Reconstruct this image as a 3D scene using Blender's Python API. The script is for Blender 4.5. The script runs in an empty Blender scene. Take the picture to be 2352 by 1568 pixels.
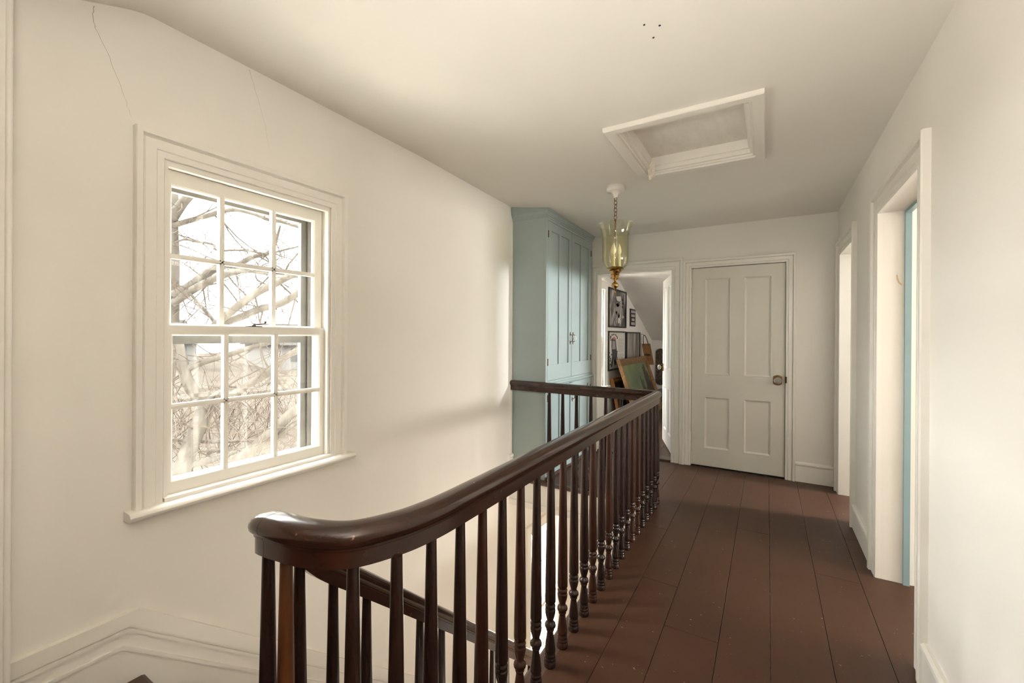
import bpy, bmesh, math, random
from mathutils import Vector, Matrix
random.seed(7)
sc = bpy.context.scene
COL = sc.collection
R = math.radians

# ------------------------------------------------------------------ key dimensions (metres)
XL, XR, YB = -2.066, 0.522, 4.664        # left wall, right wall, back wall planes of the hall
WELL = (-2.066, -0.777, 0.69, 3.41)      # stair well opening in the upper floor
ZLOW = -2.77                             # lower hall floor


# ------------------------------------------------------------------ materials
def mat(name, base, rough=0.6, metal=0.0, var=0.0, vscale=3.0, bump=0.0, bscale=60.0, spec=0.5, coat=0.0, stretch=(1, 1, 1), dark=None):
    m = bpy.data.materials.new(name)
    m.use_nodes = True
    nt = m.node_tree
    b = nt.nodes['Principled BSDF']
    b.inputs['Base Color'].default_value = (*base, 1)
    b.inputs['Roughness'].default_value = rough
    b.inputs['Metallic'].default_value = metal
    b.inputs['Specular IOR Level'].default_value = spec
    b.inputs['Coat Weight'].default_value = coat
    b.inputs['Coat Roughness'].default_value = 0.12
    if var or bump:
        tc = nt.nodes.new('ShaderNodeTexCoord')
        mp = nt.nodes.new('ShaderNodeMapping')
        mp.inputs['Scale'].default_value = stretch
        nt.links.new(tc.outputs['Object'], mp.inputs['Vector'])
    if var:
        n = nt.nodes.new('ShaderNodeTexNoise')
        n.inputs['Scale'].default_value = vscale
        n.inputs['Detail'].default_value = 6
        nt.links.new(mp.outputs['Vector'], n.inputs['Vector'])
        r = nt.nodes.new('ShaderNodeValToRGB')
        d = dark if dark else tuple(c * (1 - var) for c in base)
        l = tuple(min(1, c * (1 + var)) for c in base)
        r.color_ramp.elements[0].position = 0.32
        r.color_ramp.elements[0].color = (*d, 1)
        r.color_ramp.elements[1].position = 0.68
        r.color_ramp.elements[1].color = (*l, 1)
        nt.links.new(n.outputs['Fac'], r.inputs['Fac'])
        nt.links.new(r.outputs['Color'], b.inputs['Base Color'])
    if bump:
        n2 = nt.nodes.new('ShaderNodeTexNoise')
        n2.inputs['Scale'].default_value = bscale
        n2.inputs['Detail'].default_value = 4
        nt.links.new(mp.outputs['Vector'], n2.inputs['Vector'])
        bp = nt.nodes.new('ShaderNodeBump')
        bp.inputs['Strength'].default_value = bump
        bp.inputs['Distance'].default_value = 0.004
        nt.links.new(n2.outputs['Fac'], bp.inputs['Height'])
        nt.links.new(bp.outputs['Normal'], b.inputs['Normal'])
    return m


def glassmat(name, tint, gloss=0.06, rough=0.02):
    m = bpy.data.materials.new(name)
    m.use_nodes = True
    nt = m.node_tree
    nt.nodes.clear()
    out = nt.nodes.new('ShaderNodeOutputMaterial')
    mix = nt.nodes.new('ShaderNodeMixShader')
    tr = nt.nodes.new('ShaderNodeBsdfTransparent')
    gl = nt.nodes.new('ShaderNodeBsdfGlossy')
    lw = nt.nodes.new('ShaderNodeLayerWeight')
    lw.inputs['Blend'].default_value = 0.25
    mul = nt.nodes.new('ShaderNodeMath')
    mul.operation = 'MULTIPLY_ADD'
    mul.inputs[1].default_value = 0.35
    mul.inputs[2].default_value = gloss
    tr.inputs['Color'].default_value = (*tint, 1)
    gl.inputs['Roughness'].default_value = rough
    nt.links.new(lw.outputs['Fresnel'], mul.inputs[0])
    nt.links.new(mul.outputs[0], mix.inputs['Fac'])
    nt.links.new(tr.outputs[0], mix.inputs[1])
    nt.links.new(gl.outputs[0], mix.inputs[2])
    nt.links.new(mix.outputs[0], out.inputs['Surface'])
    return m


def speckwood(name, base, red, rough, spk=0.02):
    """dark varnished wood: long grain, small pale scuffs"""
    m = mat(name, base, rough, coat=0.3, spec=0.42)
    nt = m.node_tree
    b = nt.nodes['Principled BSDF']
    tc = nt.nodes.new('ShaderNodeTexCoord')
    mp = nt.nodes.new('ShaderNodeMapping')
    mp.inputs['Scale'].default_value = (4, 3, 9)
    nt.links.new(tc.outputs['Object'], mp.inputs['Vector'])
    n = nt.nodes.new('ShaderNodeTexNoise')
    n.inputs['Scale'].default_value = 3
    n.inputs['Detail'].default_value = 8
    nt.links.new(mp.outputs['Vector'], n.inputs['Vector'])
    r = nt.nodes.new('ShaderNodeValToRGB')
    r.color_ramp.elements[0].position = 0.3
    r.color_ramp.elements[0].color = (*base, 1)
    r.color_ramp.elements[1].position = 0.72
    r.color_ramp.elements[1].color = (*red, 1)
    nt.links.new(n.outputs['Fac'], r.inputs['Fac'])
    n3 = nt.nodes.new('ShaderNodeTexNoise')
    n3.inputs['Scale'].default_value = 60
    n3.inputs['Detail'].default_value = 3
    nt.links.new(tc.outputs['Object'], n3.inputs['Vector'])
    r3 = nt.nodes.new('ShaderNodeValToRGB')
    r3.color_ramp.elements[0].position = 0.71
    r3.color_ramp.elements[0].color = (0, 0, 0, 1)
    r3.color_ramp.elements[1].position = 0.76
    r3.color_ramp.elements[1].color = (1, 1, 1, 1)
    nt.links.new(n3.outputs['Fac'], r3.inputs['Fac'])
    mx = nt.nodes.new('ShaderNodeMix')
    mx.data_type = 'RGBA'
    mx.inputs['B'].default_value = (0.22, 0.12, 0.08, 1)
    nt.links.new(r3.outputs['Color'], mx.inputs['Factor'])
    nt.links.new(r.outputs['Color'], mx.inputs['A'])
    nt.links.new(mx.outputs['Result'], b.inputs['Base Color'])
    return m


def floormat():
    m = mat('painted_floorboards', (0.075, 0.046, 0.035), 0.43, bump=0.25, bscale=9, spec=0.28, stretch=(6, 0.8, 1))
    nt = m.node_tree
    b = nt.nodes['Principled BSDF']
    tc = nt.nodes.new('ShaderNodeTexCoord')
    n = nt.nodes.new('ShaderNodeTexNoise')
    n.inputs['Scale'].default_value = 1.7
    n.inputs['Detail'].default_value = 7
    nt.links.new(tc.outputs['Object'], n.inputs['Vector'])
    r = nt.nodes.new('ShaderNodeValToRGB')
    r.color_ramp.elements[0].position = 0.3
    r.color_ramp.elements[0].color = (0.050, 0.0215, 0.0117, 1)
    r.color_ramp.elements[1].position = 0.7
    r.color_ramp.elements[1].color = (0.068, 0.0315, 0.0182, 1)
    nt.links.new(n.outputs['Fac'], r.inputs['Fac'])
    n3 = nt.nodes.new('ShaderNodeTexNoise')
    n3.inputs['Scale'].default_value = 55
    n3.inputs['Detail'].default_value = 2
    nt.links.new(tc.outputs['Object'], n3.inputs['Vector'])
    r3 = nt.nodes.new('ShaderNodeValToRGB')
    r3.color_ramp.elements[0].position = 0.73
    r3.color_ramp.elements[0].color = (0, 0, 0, 1)
    r3.color_ramp.elements[1].position = 0.77
    r3.color_ramp.elements[1].color = (1, 1, 1, 1)
    nt.links.new(n3.outputs['Fac'], r3.inputs['Fac'])
    mx = nt.nodes.new('ShaderNodeMix')
    mx.data_type = 'RGBA'
    mx.inputs['B'].default_value = (0.28, 0.22, 0.17, 1)
    nt.links.new(r3.outputs['Color'], mx.inputs['Factor'])
    nt.links.new(r.outputs['Color'], mx.inputs['A'])
    nt.links.new(mx.outputs['Result'], b.inputs['Base Color'])
    return m


def noisemat(name, cols, scale, stretch, rough=0.5, detail=6, dist=0.0):
    """print / canvas / bark: a colour ramp over stretched noise"""
    m = mat(name, cols[0][1], rough)
    nt = m.node_tree
    b = nt.nodes['Principled BSDF']
    tc = nt.nodes.new('ShaderNodeTexCoord')
    mp = nt.nodes.new('ShaderNodeMapping')
    mp.inputs['Scale'].default_value = stretch
    nt.links.new(tc.outputs['Object'], mp.inputs['Vector'])
    n = nt.nodes.new('ShaderNodeTexNoise')
    n.inputs['Scale'].default_value = scale
    n.inputs['Detail'].default_value = detail
    n.inputs['Distortion'].default_value = dist
    nt.links.new(mp.outputs['Vector'], n.inputs['Vector'])
    r = nt.nodes.new('ShaderNodeValToRGB')
    while len(r.color_ramp.elements) < len(cols):
        r.color_ramp.elements.new(0.5)
    for e, (p, c) in zip(r.color_ramp.elements, cols):
        e.position = p
        e.color = (*c, 1)
    nt.links.new(n.outputs['Fac'], r.inputs['Fac'])
    nt.links.new(r.outputs['Color'], b.inputs['Base Color'])
    return m


PLASTER = mat('warm_white_plaster', (0.80, 0.770, 0.718), 0.85, var=0.018, vscale=1.3, bump=0.16, bscale=34, spec=0.2)
CEIL = mat('ceiling_plaster', (0.80, 0.770, 0.718), 0.9, var=0.02, vscale=1.1, bump=0.12, bscale=18, spec=0.2)
TRIM = mat('cream_gloss_paint', (0.805, 0.778, 0.722), 0.36, var=0.012, vscale=4, bump=0.05, bscale=30, spec=0.45)
WHITE = mat('white_gloss_paint', (0.83, 0.82, 0.79), 0.33, spec=0.45)
SASH = mat('white_sash_paint', (0.82, 0.79, 0.73), 0.35, spec=0.45)
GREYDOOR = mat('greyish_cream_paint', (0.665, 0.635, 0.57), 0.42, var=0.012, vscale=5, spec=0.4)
BLUE = mat('powder_blue_paint', (0.335, 0.405, 0.395), 0.38, var=0.03, vscale=4, bump=0.04, bscale=40, spec=0.45)
BLUE2 = mat('teal_blue_paint', (0.26, 0.37, 0.40), 0.38, var=0.05, vscale=6, spec=0.45)
FLOOR = floormat()
NOSE = mat('brown_painted_nosing', (0.075, 0.044, 0.032), 0.4, var=0.15, vscale=8)
WOOD = speckwood('mahogany_handrail', (0.022, 0.0085, 0.0052), (0.042, 0.0145, 0.0080), 0.22)
BAL = mat('dark_stained_baluster', (0.021, 0.0100, 0.0072), 0.26, var=0.3, vscale=5, coat=0.0, spec=0.45, stretch=(6, 6, 1))
BALR = mat('reddish_stained_baluster', (0.036, 0.0135, 0.0080), 0.26, var=0.3, vscale=5, coat=0.0, spec=0.45, stretch=(6, 6, 1))
BALO = mat('orange_brown_baluster', (0.085, 0.027, 0.0065), 0.38, var=0.45, vscale=5, coat=0.15, stretch=(8, 8, 1))
BRASS = mat('polished_brass', (0.42, 0.27, 0.095), 0.19, metal=1.0, var=0.12, vscale=20)
ABRASS = mat('antique_brass', (0.22, 0.13, 0.06), 0.35, metal=1.0, var=0.3, vscale=30)
IRON = mat('dark_iron', (0.06, 0.04, 0.03), 0.4, metal=0.8, var=0.2, vscale=30)
CRYSTAL = mat('cut_glass', (0.86, 0.87, 0.84), 0.06, spec=0.9)
CRYSTAL.node_tree.nodes['Principled BSDF'].inputs['Transmission Weight'].default_value = 0.75
PORC = mat('white_porcelain', (0.85, 0.85, 0.82), 0.15)
PANE = glassmat('window_pane', (0.97, 0.975, 0.97), 0.012)
AMBER = glassmat('olive_amber_glass', (0.966, 0.961, 0.862), 0.045, 0.03)
IVORY = mat('ivory_candle_sleeve', (0.86, 0.78, 0.58), 0.45)
BULB = mat('frosted_flame_bulb', (0.92, 0.86, 0.72), 0.25)
STORM = mat('grey_storm_frame', (0.105, 0.10, 0.09), 0.55, var=0.12, vscale=20)
HATCHP = mat('scuffed_hatch_panel', (0.80, 0.77, 0.71), 0.6, var=0.05, vscale=7, stretch=(3, 1, 1))
ROPE = mat('white_cotton_rope', (0.82, 0.77, 0.67), 0.9, bump=0.6, bscale=260)
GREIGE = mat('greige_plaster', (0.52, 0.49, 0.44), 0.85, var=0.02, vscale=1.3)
STAIN = mat('tan_stain', (0.62, 0.47, 0.28), 0.6)
CRACK = mat('dark_beige_crack', (0.42, 0.36, 0.29), 0.9)
BLACK = mat('black_frame', (0.012, 0.012, 0.013), 0.35)
GILT = mat('old_gilt_frame', (0.20, 0.105, 0.035), 0.45, metal=0.35, var=0.35, vscale=25, bump=0.6, bscale=70)
ORANGE = mat('orange_wood_frame', (0.36, 0.15, 0.04), 0.45, var=0.25, vscale=9, stretch=(1, 1, 4))
KRAFT = mat('brown_kraft_paper', (0.25, 0.125, 0.045), 0.8, var=0.15, vscale=14)
KRAFTD = mat('dark_kraft_print', (0.075, 0.045, 0.022), 0.8)
PAPER = mat('print_paper', (0.62, 0.59, 0.54), 0.6)
INK = mat('black_ink', (0.035, 0.032, 0.034), 0.6)
CORAL = mat('coral_red_ink', (0.52, 0.13, 0.08), 0.6)
GREYINK = mat('grey_ink', (0.30, 0.28, 0.26), 0.6)
DARKRED = mat('dark_red_board', (0.25, 0.02, 0.015), 0.6)
BWPRINT = noisemat('black_white_photo_print', [(0.36, (0.03, 0.028, 0.026)), (0.52, (0.14, 0.13, 0.12)), (0.60, (0.34, 0.32, 0.30)), (0.68, (0.66, 0.63, 0.58))], 2.2, (1, 3.2, 1.3), 0.4, 7, 0.6)
STREAK = noisemat('misty_grey_photo_print', [(0.3, (0.06, 0.055, 0.05)), (0.5, (0.23, 0.21, 0.185)), (0.62, (0.36, 0.33, 0.29)), (0.75, (0.50, 0.46, 0.40))], 2.0, (1, 6, 0.6), 0.4, 5, 0.3)
CANVAS = noisemat('green_ochre_canvas', [(0.3, (0.05, 0.075, 0.03)), (0.5, (0.105, 0.135, 0.052)), (0.7, (0.20, 0.175, 0.06))], 2.3, (1, 1, 1), 0.45, 6)
DARKTREE = mat('dark_brown_oil_paint', (0.028, 0.016, 0.008), 0.5, var=0.5, vscale=18)
DECK = noisemat('multicolour_deck_art', [(0.3, (0.012, 0.014, 0.012)), (0.48, (0.05, 0.05, 0.035)), (0.55, (0.20, 0.09, 0.05)), (0.62, (0.06, 0.08, 0.07)), (0.72, (0.25, 0.24, 0.22))], 14, (1, 1, 1), 0.4, 4, 1.5)
GREYCLOTH = mat('grey_green_upholstery', (0.17, 0.17, 0.145), 0.9, var=0.15, vscale=30)
BARK = noisemat('pale_grey_bark', [(0.3, (0.031, 0.0272, 0.023)), (0.55, (0.050, 0.0452, 0.039)), (0.75, (0.067, 0.062, 0.054))], 5, (2, 2, 0.6), 0.9, 8, 0.6)
TWIG = mat('twig_bark', (0.040, 0.0335, 0.028), 0.9)
LAWN = noisemat('winter_lawn', [(0.3, (0.0205, 0.0176, 0.0146)), (0.5, (0.0272, 0.0239, 0.0201)), (0.7, (0.0325, 0.0295, 0.025))], 0.35, (1, 1, 1), 0.95, 8)
BRUSH = mat('dry_brush', (0.044, 0.034, 0.027), 0.95, var=0.3, vscale=1.5)
HOUSE = mat('weathered_house_siding', (0.085, 0.082, 0.078), 0.8)
HOUSEW = mat('house_window_dark', (0.045, 0.045, 0.045), 0.4)
BOUNCEGROUND = mat('pale_bounce_ground', (0.62, 0.59, 0.53), 0.9, var=0.08, vscale=4)  # colour of the added ground that bounces skylight indoors
ROOF = mat('house_roof_shingle', (0.022, 0.0205, 0.0195), 0.9, var=0.1, vscale=6)

for m_ in (BARK, TWIG, LAWN, BRUSH, HOUSE, HOUSEW, ROOF, BOUNCEGROUND):
    m_.node_tree.nodes['Principled BSDF'].inputs['Specular IOR Level'].default_value = 0.0


# ------------------------------------------------------------------ mesh builder
class MB:
    def __init__(s):
        s.v, s.f, s.sm = [], [], []

    def add(s, verts, faces, smooth=False):
        o = len(s.v)
        s.v += [tuple(p) for p in verts]
        s.f += [tuple(i + o for i in f) for f in faces]
        s.sm += [smooth] * len(faces)
        return s

    def box(s, x0, x1, y0, y1, z0, z1):
        return s.frame_box(Vector((x0, y0, z0)), Vector((x1 - x0, 0, 0)), Vector((0, y1 - y0, 0)), Vector((0, 0, z1 - z0)))

    def frame_box(s, o, a, b, c):
        o, a, b, c = Vector(o), Vector(a), Vector(b), Vector(c)
        vs = [o, o + a, o + a + b, o + b, o + c, o + a + c, o + a + b + c, o + b + c]
        return s.add(vs, [(0, 3, 2, 1), (4, 5, 6, 7), (0, 1, 5, 4), (1, 2, 6, 5), (2, 3, 7, 6), (3, 0, 4, 7)])

    def lathe(s, prof, cx, cy, cz, n=24, smooth=True, axis='z'):
        vs, fs = [], []
        m = len(prof)
        for r, z in prof:
            for k in range(n):
                a = 2 * math.pi * k / n
                p = (r * math.cos(a), r * math.sin(a), z)
                if axis == 'y':
                    p = (p[0], p[2], p[1])
                elif axis == 'x':
                    p = (p[2], p[0], p[1])
                vs.append((cx + p[0], cy + p[1], cz + p[2]))
        for i in range(m - 1):
            for k in range(n):
                k2 = (k + 1) % n
                fs.append((i * n + k, i * n + k2, (i + 1) * n + k2, (i + 1) * n + k))
        s.add(vs, fs, smooth)
        if prof[0][0] > 1e-5:
            s.add(vs[:n], [tuple(reversed(range(n)))])
        if prof[-1][0] > 1e-5:
            s.add(vs[-n:], [tuple(range(n))])
        return s

    def tube(s, pts, rad, n=10, smooth=True, closed=False):
        pts = [Vector(p) for p in pts]
        N = len(pts)
        rads = rad if isinstance(rad, (list, tuple)) else [rad] * N
        vs, fs = [], []
        prev = None
        for i, p in enumerate(pts):
            if closed:
                t = (pts[(i + 1) % N] - pts[i - 1])
            else:
                t = pts[min(i + 1, N - 1)] - pts[max(i - 1, 0)]
            t.normalize()
            if prev is None:
                u = t.orthogonal().normalized()
            else:
                u = (prev - t * prev.dot(t))
                u = u.normalized() if u.length > 1e-6 else t.orthogonal().normalized()
            prev = u
            w = t.cross(u)
            for k in range(n):
                a = 2 * math.pi * k / n
                vs.append(p + (u * math.cos(a) + w * math.sin(a)) * rads[i])
        for i in range(N if closed else N - 1):
            j = (i + 1) % N
            for k in range(n):
                k2 = (k + 1) % n
                fs.append((i * n + k, i * n + k2, j * n + k2, j * n + k))
        s.add(vs, fs, smooth)
        if not closed:
            s.add(vs[:n], [tuple(reversed(range(n)))])
            s.add(vs[-n:], [tuple(range(n))])
        return s

    def prism(s, poly, to3, d0, d1):
        """poly: list of (u,v); to3(u,v,d) -> point; extruded from depth d0 to d1"""
        n = len(poly)
        vs = [to3(u, v, d0) for u, v in poly] + [to3(u, v, d1) for u, v in poly]
        fs = [tuple(range(n)), tuple(range(2 * n - 1, n - 1, -1))]
        fs += [(i, i + n, (i + 1) % n + n, (i + 1) % n) for i in range(n)]
        return s.add(vs, fs)

    def casing(s, to3, u0, u1, v0, v1, prof):
        """moulding round three sides of an opening; prof: (distance outwards, height off the wall)"""
        rows = []
        for o, d in prof:
            rows.append([to3(u0 - o, v0, d), to3(u0 - o, v1 + o, d), to3(u1 + o, v1 + o, d), to3(u1 + o, v0, d)])
        vs = [p for r in rows for p in r]
        fs = []
        for i in range(len(rows) - 1):
            for k in range(3):
                fs.append((i * 4 + k, i * 4 + k + 1, (i + 1) * 4 + k + 1, (i + 1) * 4 + k))
        m = len(rows)
        fs.append(tuple(i * 4 for i in range(m)))
        fs.append(tuple(i * 4 + 3 for i in range(m)))
        return s.add(vs, fs)

    def frame(s, to3, u0, u1, v0, v1, prof):
        """closed four-sided moulding inside u0..u1, v0..v1; prof: (distance inwards, height)"""
        rows = []
        for o, d in prof:
            rows.append([to3(u0 + o, v0 + o, d), to3(u1 - o, v0 + o, d), to3(u1 - o, v1 - o, d), to3(u0 + o, v1 - o, d)])
        vs = [p for r in rows for p in r]
        fs = []
        for i in range(len(rows) - 1):
            for k in range(4):
                k2 = (k + 1) % 4
                fs.append((i * 4 + k, i * 4 + k2, (i + 1) * 4 + k2, (i + 1) * 4 + k))
        return s.add(vs, fs)

    def holed(s, to3, u0, u1, v0, v1, holes, thick):
        """a slab from depth 0 back to -thick with rectangular holes"""
        us = sorted({u0, u1} | {h[i] for h in holes for i in (0, 1) if u0 < h[i] < u1})
        vs_ = sorted({v0, v1} | {h[i] for h in holes for i in (2, 3) if v0 < h[i] < v1})
        nu, nv = len(us) - 1, len(vs_) - 1

        def solid(i, j):
            if i < 0 or j < 0 or i >= nu or j >= nv:
                return False
            cu, cv = (us[i] + us[i + 1]) / 2, (vs_[j] + vs_[j + 1]) / 2
            return not any(h[0] < cu < h[1] and h[2] < cv < h[3] for h in holes)
        for i in range(nu):
            for j in range(nv):
                if not solid(i, j):
                    continue
                a, b, c, d = us[i], us[i + 1], vs_[j], vs_[j + 1]
                for dep in (0, -thick):
                    s.add([to3(a, c, dep), to3(b, c, dep), to3(b, d, dep), to3(a, d, dep)], [(0, 1, 2, 3)])
                for (ii, jj, p, q) in ((i - 1, j, (a, c), (a, d)), (i + 1, j, (b, c), (b, d)), (i, j - 1, (a, c), (b, c)), (i, j + 1, (a, d), (b, d))):
                    if not solid(ii, jj):
                        s.add([to3(*p, 0), to3(*q, 0), to3(*q, -thick), to3(*p, -thick)], [(0, 1, 2, 3)])
        return s

    def build(s, name, m, parent=None, origin=None, weld=False, bevel=0.0, kind=None):
        me = bpy.data.meshes.new(name)
        if parent is not None:
            o = WORLD[parent.name]
        elif origin is not None:
            o = Vector(origin)
        else:
            xs = [p[0] for p in s.v]; ys = [p[1] for p in s.v]; zs = [p[2] for p in s.v]
            o = Vector(((min(xs) + max(xs)) / 2, (min(ys) + max(ys)) / 2, min(zs)))
        me.from_pydata([tuple(Vector(p) - o) for p in s.v], [], s.f)
        me.polygons.foreach_set('use_smooth', s.sm)
        me.materials.append(m)
        bm = bmesh.new()
        bm.from_mesh(me)
        if weld or bevel:
            bmesh.ops.remove_doubles(bm, verts=bm.verts, dist=1e-5)
        bmesh.ops.recalc_face_normals(bm, faces=bm.faces)
        if any(s.sm):
            for e in bm.edges:
                if len(e.link_faces) == 2 and e.calc_face_angle(0) > 0.75:
                    e.smooth = False
        bm.to_mesh(me)
        bm.free()
        ob = bpy.data.objects.new(name, me)
        COL.objects.link(ob)
        if bevel:
            md = ob.modifiers.new('edge', 'BEVEL')
            md.width = bevel
            md.segments = 2
            md.limit_method = 'ANGLE'
        if parent is not None:
            ob.parent = parent
            WORLD[ob.name] = o
        else:
            ob.location = o
            WORLD[ob.name] = o
        if kind:
            ob['kind'] = kind
        return ob


WORLD = {}


def tag(o, label, cat, group=None):
    o['label'] = label
    o['category'] = cat
    if group:
        o['group'] = group
    return o


def thing(name, loc, label, cat, group=None):
    e = bpy.data.objects.new(name, None)
    e.empty_display_size = 0.05
    COL.objects.link(e)
    e.location = loc
    WORLD[e.name] = Vector(loc)
    return tag(e, label, cat, group)


def structure_root(name, loc):
    e = bpy.data.objects.new(name, None)
    COL.objects.link(e)
    e.location = loc
    WORLD[e.name] = Vector(loc)
    e['kind'] = 'structure'
    return e


# planes: (u, v, d) -> point; d is the distance off the wall into the room
def PL(u, v, d):
    return (XL + d, u, v)


def PR(u, v, d):
    return (XR - d, u, v)


def PB(u, v, d):
    return (u, YB - d, v)


def flat(X):
    return lambda u, v, d: (X + d, u, v)


CASE = [(-0.001, -0.010), (-0.001, 0.012), (0.008, 0.016), (0.02, 0.016), (0.024, 0.011), (0.030, 0.011), (0.034, 0.017), (0.074, 0.017),
        (0.079, 0.012), (0.083, 0.018), (0.086, 0.028), (0.110, 0.030), (0.113, 0.024), (0.113, -0.002)]
# ================================================================== SHELL
def sstep(a, b, x):
    t = min(1.0, max(0.0, (x - a) / (b - a)))
    return t * t * (3 - 2 * t)


def ceil_z(x, y):
    """sagging old plaster: climbs towards the window wall, drops over the near end of the stairs"""
    z = 2.407
    if x < -0.9:
        amp = 0.136 if y < 2.2 else (0.136 - (y - 2.2) * 0.029 if y < 3.45 else max(0.03, 0.10 - (y - 3.45) * 0.045))
        z += amp * ((-x - 0.9) / 1.166) ** 2.2
    near = max(0.0, 0.70 - y)
    near = near * near / (near + 0.06)
    z -= 0.46 * near * sstep(-0.6, -1.9, x) if near else 0
    return max(z, 2.05)


def lin(a, b, n):
    return [a + (b - a) * i / n for i in range(n + 1)]


def build_ceiling():
    xs = lin(-2.30, -0.70, 32) + lin(-0.70, -0.07, 4)[1:] + lin(-0.07, 0.70, 6)[1:]
    ys = lin(-2.8, 0.3, 12) + lin(0.3, 1.0, 24)[1:] + lin(1.0, 2.25, 10)[1:] + lin(2.25, 2.93, 5)[1:] + lin(2.93, 4.78, 14)[1:]
    m = MB()
    nx = len(xs)
    vs = [(x, y, ceil_z(max(x, XL), y)) for y in ys for x in xs]
    fs = []
    for j in range(len(ys) - 1):
        for i in range(nx - 1):
            cx, cy = (xs[i] + xs[i + 1]) / 2, (ys[j] + ys[j + 1]) / 2
            if -0.70 < cx < -0.07 and 2.25 < cy < 2.93:
                continue
            fs.append((j * nx + i, j * nx + i + 1, (j + 1) * nx + i + 1, (j + 1) * nx + i))
    m.add(vs, fs, True)
    m.build('ceiling', CEIL, kind='structure')
    MB().box(-2.4, 3.8, -2.9, 9.3, 2.78, 2.9).build('roof', ROOF, kind='structure')


build_ceiling()

WIN = (0.738, 1.502, 0.615, 2.0)
WIN2 = (5.48, 6.06, 0.57, 1.985)
WIN3 = (3.84, 4.60, -2.55, -0.73)
MB().holed(PL, -2.8, 9.2, ZLOW, 2.78, [WIN, WIN2, WIN3], 0.22).build('wall_left', PLASTER, weld=True, kind='structure')
# the wall steps out at the near corner, its arris finished with a round bead
MB().box(XL, -1.975, -2.7, 0.325, 0.0, 2.6).build('wall_near_left', PLASTER, kind='structure')
MB().lathe([(0.008, 0.0), (0.008, 2.45)], -1.976, 0.325, 0.0, 12).build('trim_1', TRIM, kind='structure')

D1 = (2.29, 3.02, -0.01, 1.985)
D2 = (3.84, 4.45, -0.01, 1.995)
MB().holed(PR, -2.8, 4.664, 0.0, 2.6, [D1, D2], 0.14).build('wall_right', PLASTER, weld=True, kind='structure')
DA = (-1.655, -0.858, -0.01, 2.0)
DB = (-0.668, 0.142, -0.01, 2.0)
MB().holed(PB, XL, 3.72, 0.0, 2.78, [DA, DB], 0.12).build('wall_back', PLASTER, weld=True, kind='structure')
MB().box(-2.1, 0.70, -2.92, -2.8, 0.0, 2.6).build('wall_near', PLASTER, kind='structure')

# bedrooms behind the right-hand doorways
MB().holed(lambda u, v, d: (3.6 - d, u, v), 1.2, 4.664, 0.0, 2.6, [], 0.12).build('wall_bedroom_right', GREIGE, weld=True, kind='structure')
MB().box(0.662, 3.6, 3.37, 3.42, 0, 2.6).build('wall_bedroom_middle', PLASTER, kind='structure')
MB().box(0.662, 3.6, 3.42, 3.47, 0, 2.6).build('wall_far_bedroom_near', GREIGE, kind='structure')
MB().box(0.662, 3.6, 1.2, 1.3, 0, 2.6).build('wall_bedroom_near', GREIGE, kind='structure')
MB().box(0.66, 3.72, 1.2, 4.70, 2.40, 2.46).build('ceiling_bedroom', CEIL, kind='structure')
MB().box(0.80, 3.55, 3.348, 3.37, 0.0, 0.18).build('baseboard_bedroom', BLUE, kind='structure')
# attic room behind the back wall
MB().box(0.6, 0.72, 4.784, 9.2, 0, 2.78).build('wall_attic_right', PLASTER, kind='structure')
MB().box(XL, 1.6, 9.1, 9.22, 0, 1.26).build('wall_attic_back', PLASTER, kind='structure')
mb = MB()
s0, s1 = (6.83, 2.2), (9.22, 1.172)
mb.prism([(4.784, 2.2), s0, s1, (s1[0], s1[1] + 0.12), (6.86, 2.32), (4.784, 2.32)], lambda u, v, d: (d, u, v), XL - 0.05, 1.62)
mb.build('ceiling_attic', CEIL, kind='structure')

# floors -----------------------------------------------------------
seams = [-0.777, -0.578, -0.396, -0.174, 0.017, 0.231, 0.434, 0.66]
mb = MB()
g = 0.0012


def plank(x0, x1, cuts):
    for a, b in zip(cuts, cuts[1:]):
        mb.box(x0 + g, x1 - g, a + 0.0012, b - 0.0012, -0.024, 0.0)


joints = {0: [3.02], 1: [1.1, 2.36], 2: [2.02], 3: [3.3], 4: [1.62], 5: [2.9], 6: [0.9, 3.5]}
for i in range(len(seams) - 1):
    plank(seams[i], seams[i + 1], [-2.8] + joints.get(i, []) + [4.664])
x = -2.066
for w in (0.205, 0.19, 0.225, 0.21, 0.24, 0.219):
    plank(x, x + w, [-2.8, 0.665])
    plank(x, x + w, [3.435, 4.664])
    x += w
for k in range(14):
    plank(0.66 + k * 0.21, 0.66 + (k + 1) * 0.21, [1.3, 4.664])
mb.build('floor', FLOOR, kind='structure')
mb = MB()
for k in range(18):
    mb.box(-2.066 + k * 0.204 + g, -2.066 + (k + 1) * 0.204 - g, 4.784, 9.1, -0.024, 0.012)
mb.build('floor_attic', FLOOR, kind='structure')
MB().box(-1.655, -0.858, 4.650, 4.79, -0.02, 0.022).build('trim_2', NOSE, bevel=0.006, kind='structure')

mb = MB()
mb.box(-0.79, 3.6, -2.8, 9.2, -0.265, -0.025)
mb.box(-2.066, -0.79, -2.8, 0.68, -0.265, -0.025)
mb.box(-2.066, -0.79, 3.42, 9.2, -0.265, -0.025)
mb.box(-2.066, -0.79, 3.408, 3.42, -0.265, -0.215)
mb.box(-2.066, -0.79, 3.402, 3.42, -0.222, -0.212)
mb.build('floor_slab', PLASTER, kind='structure')
# rounded nosing round the stair well
mb = MB()


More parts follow.
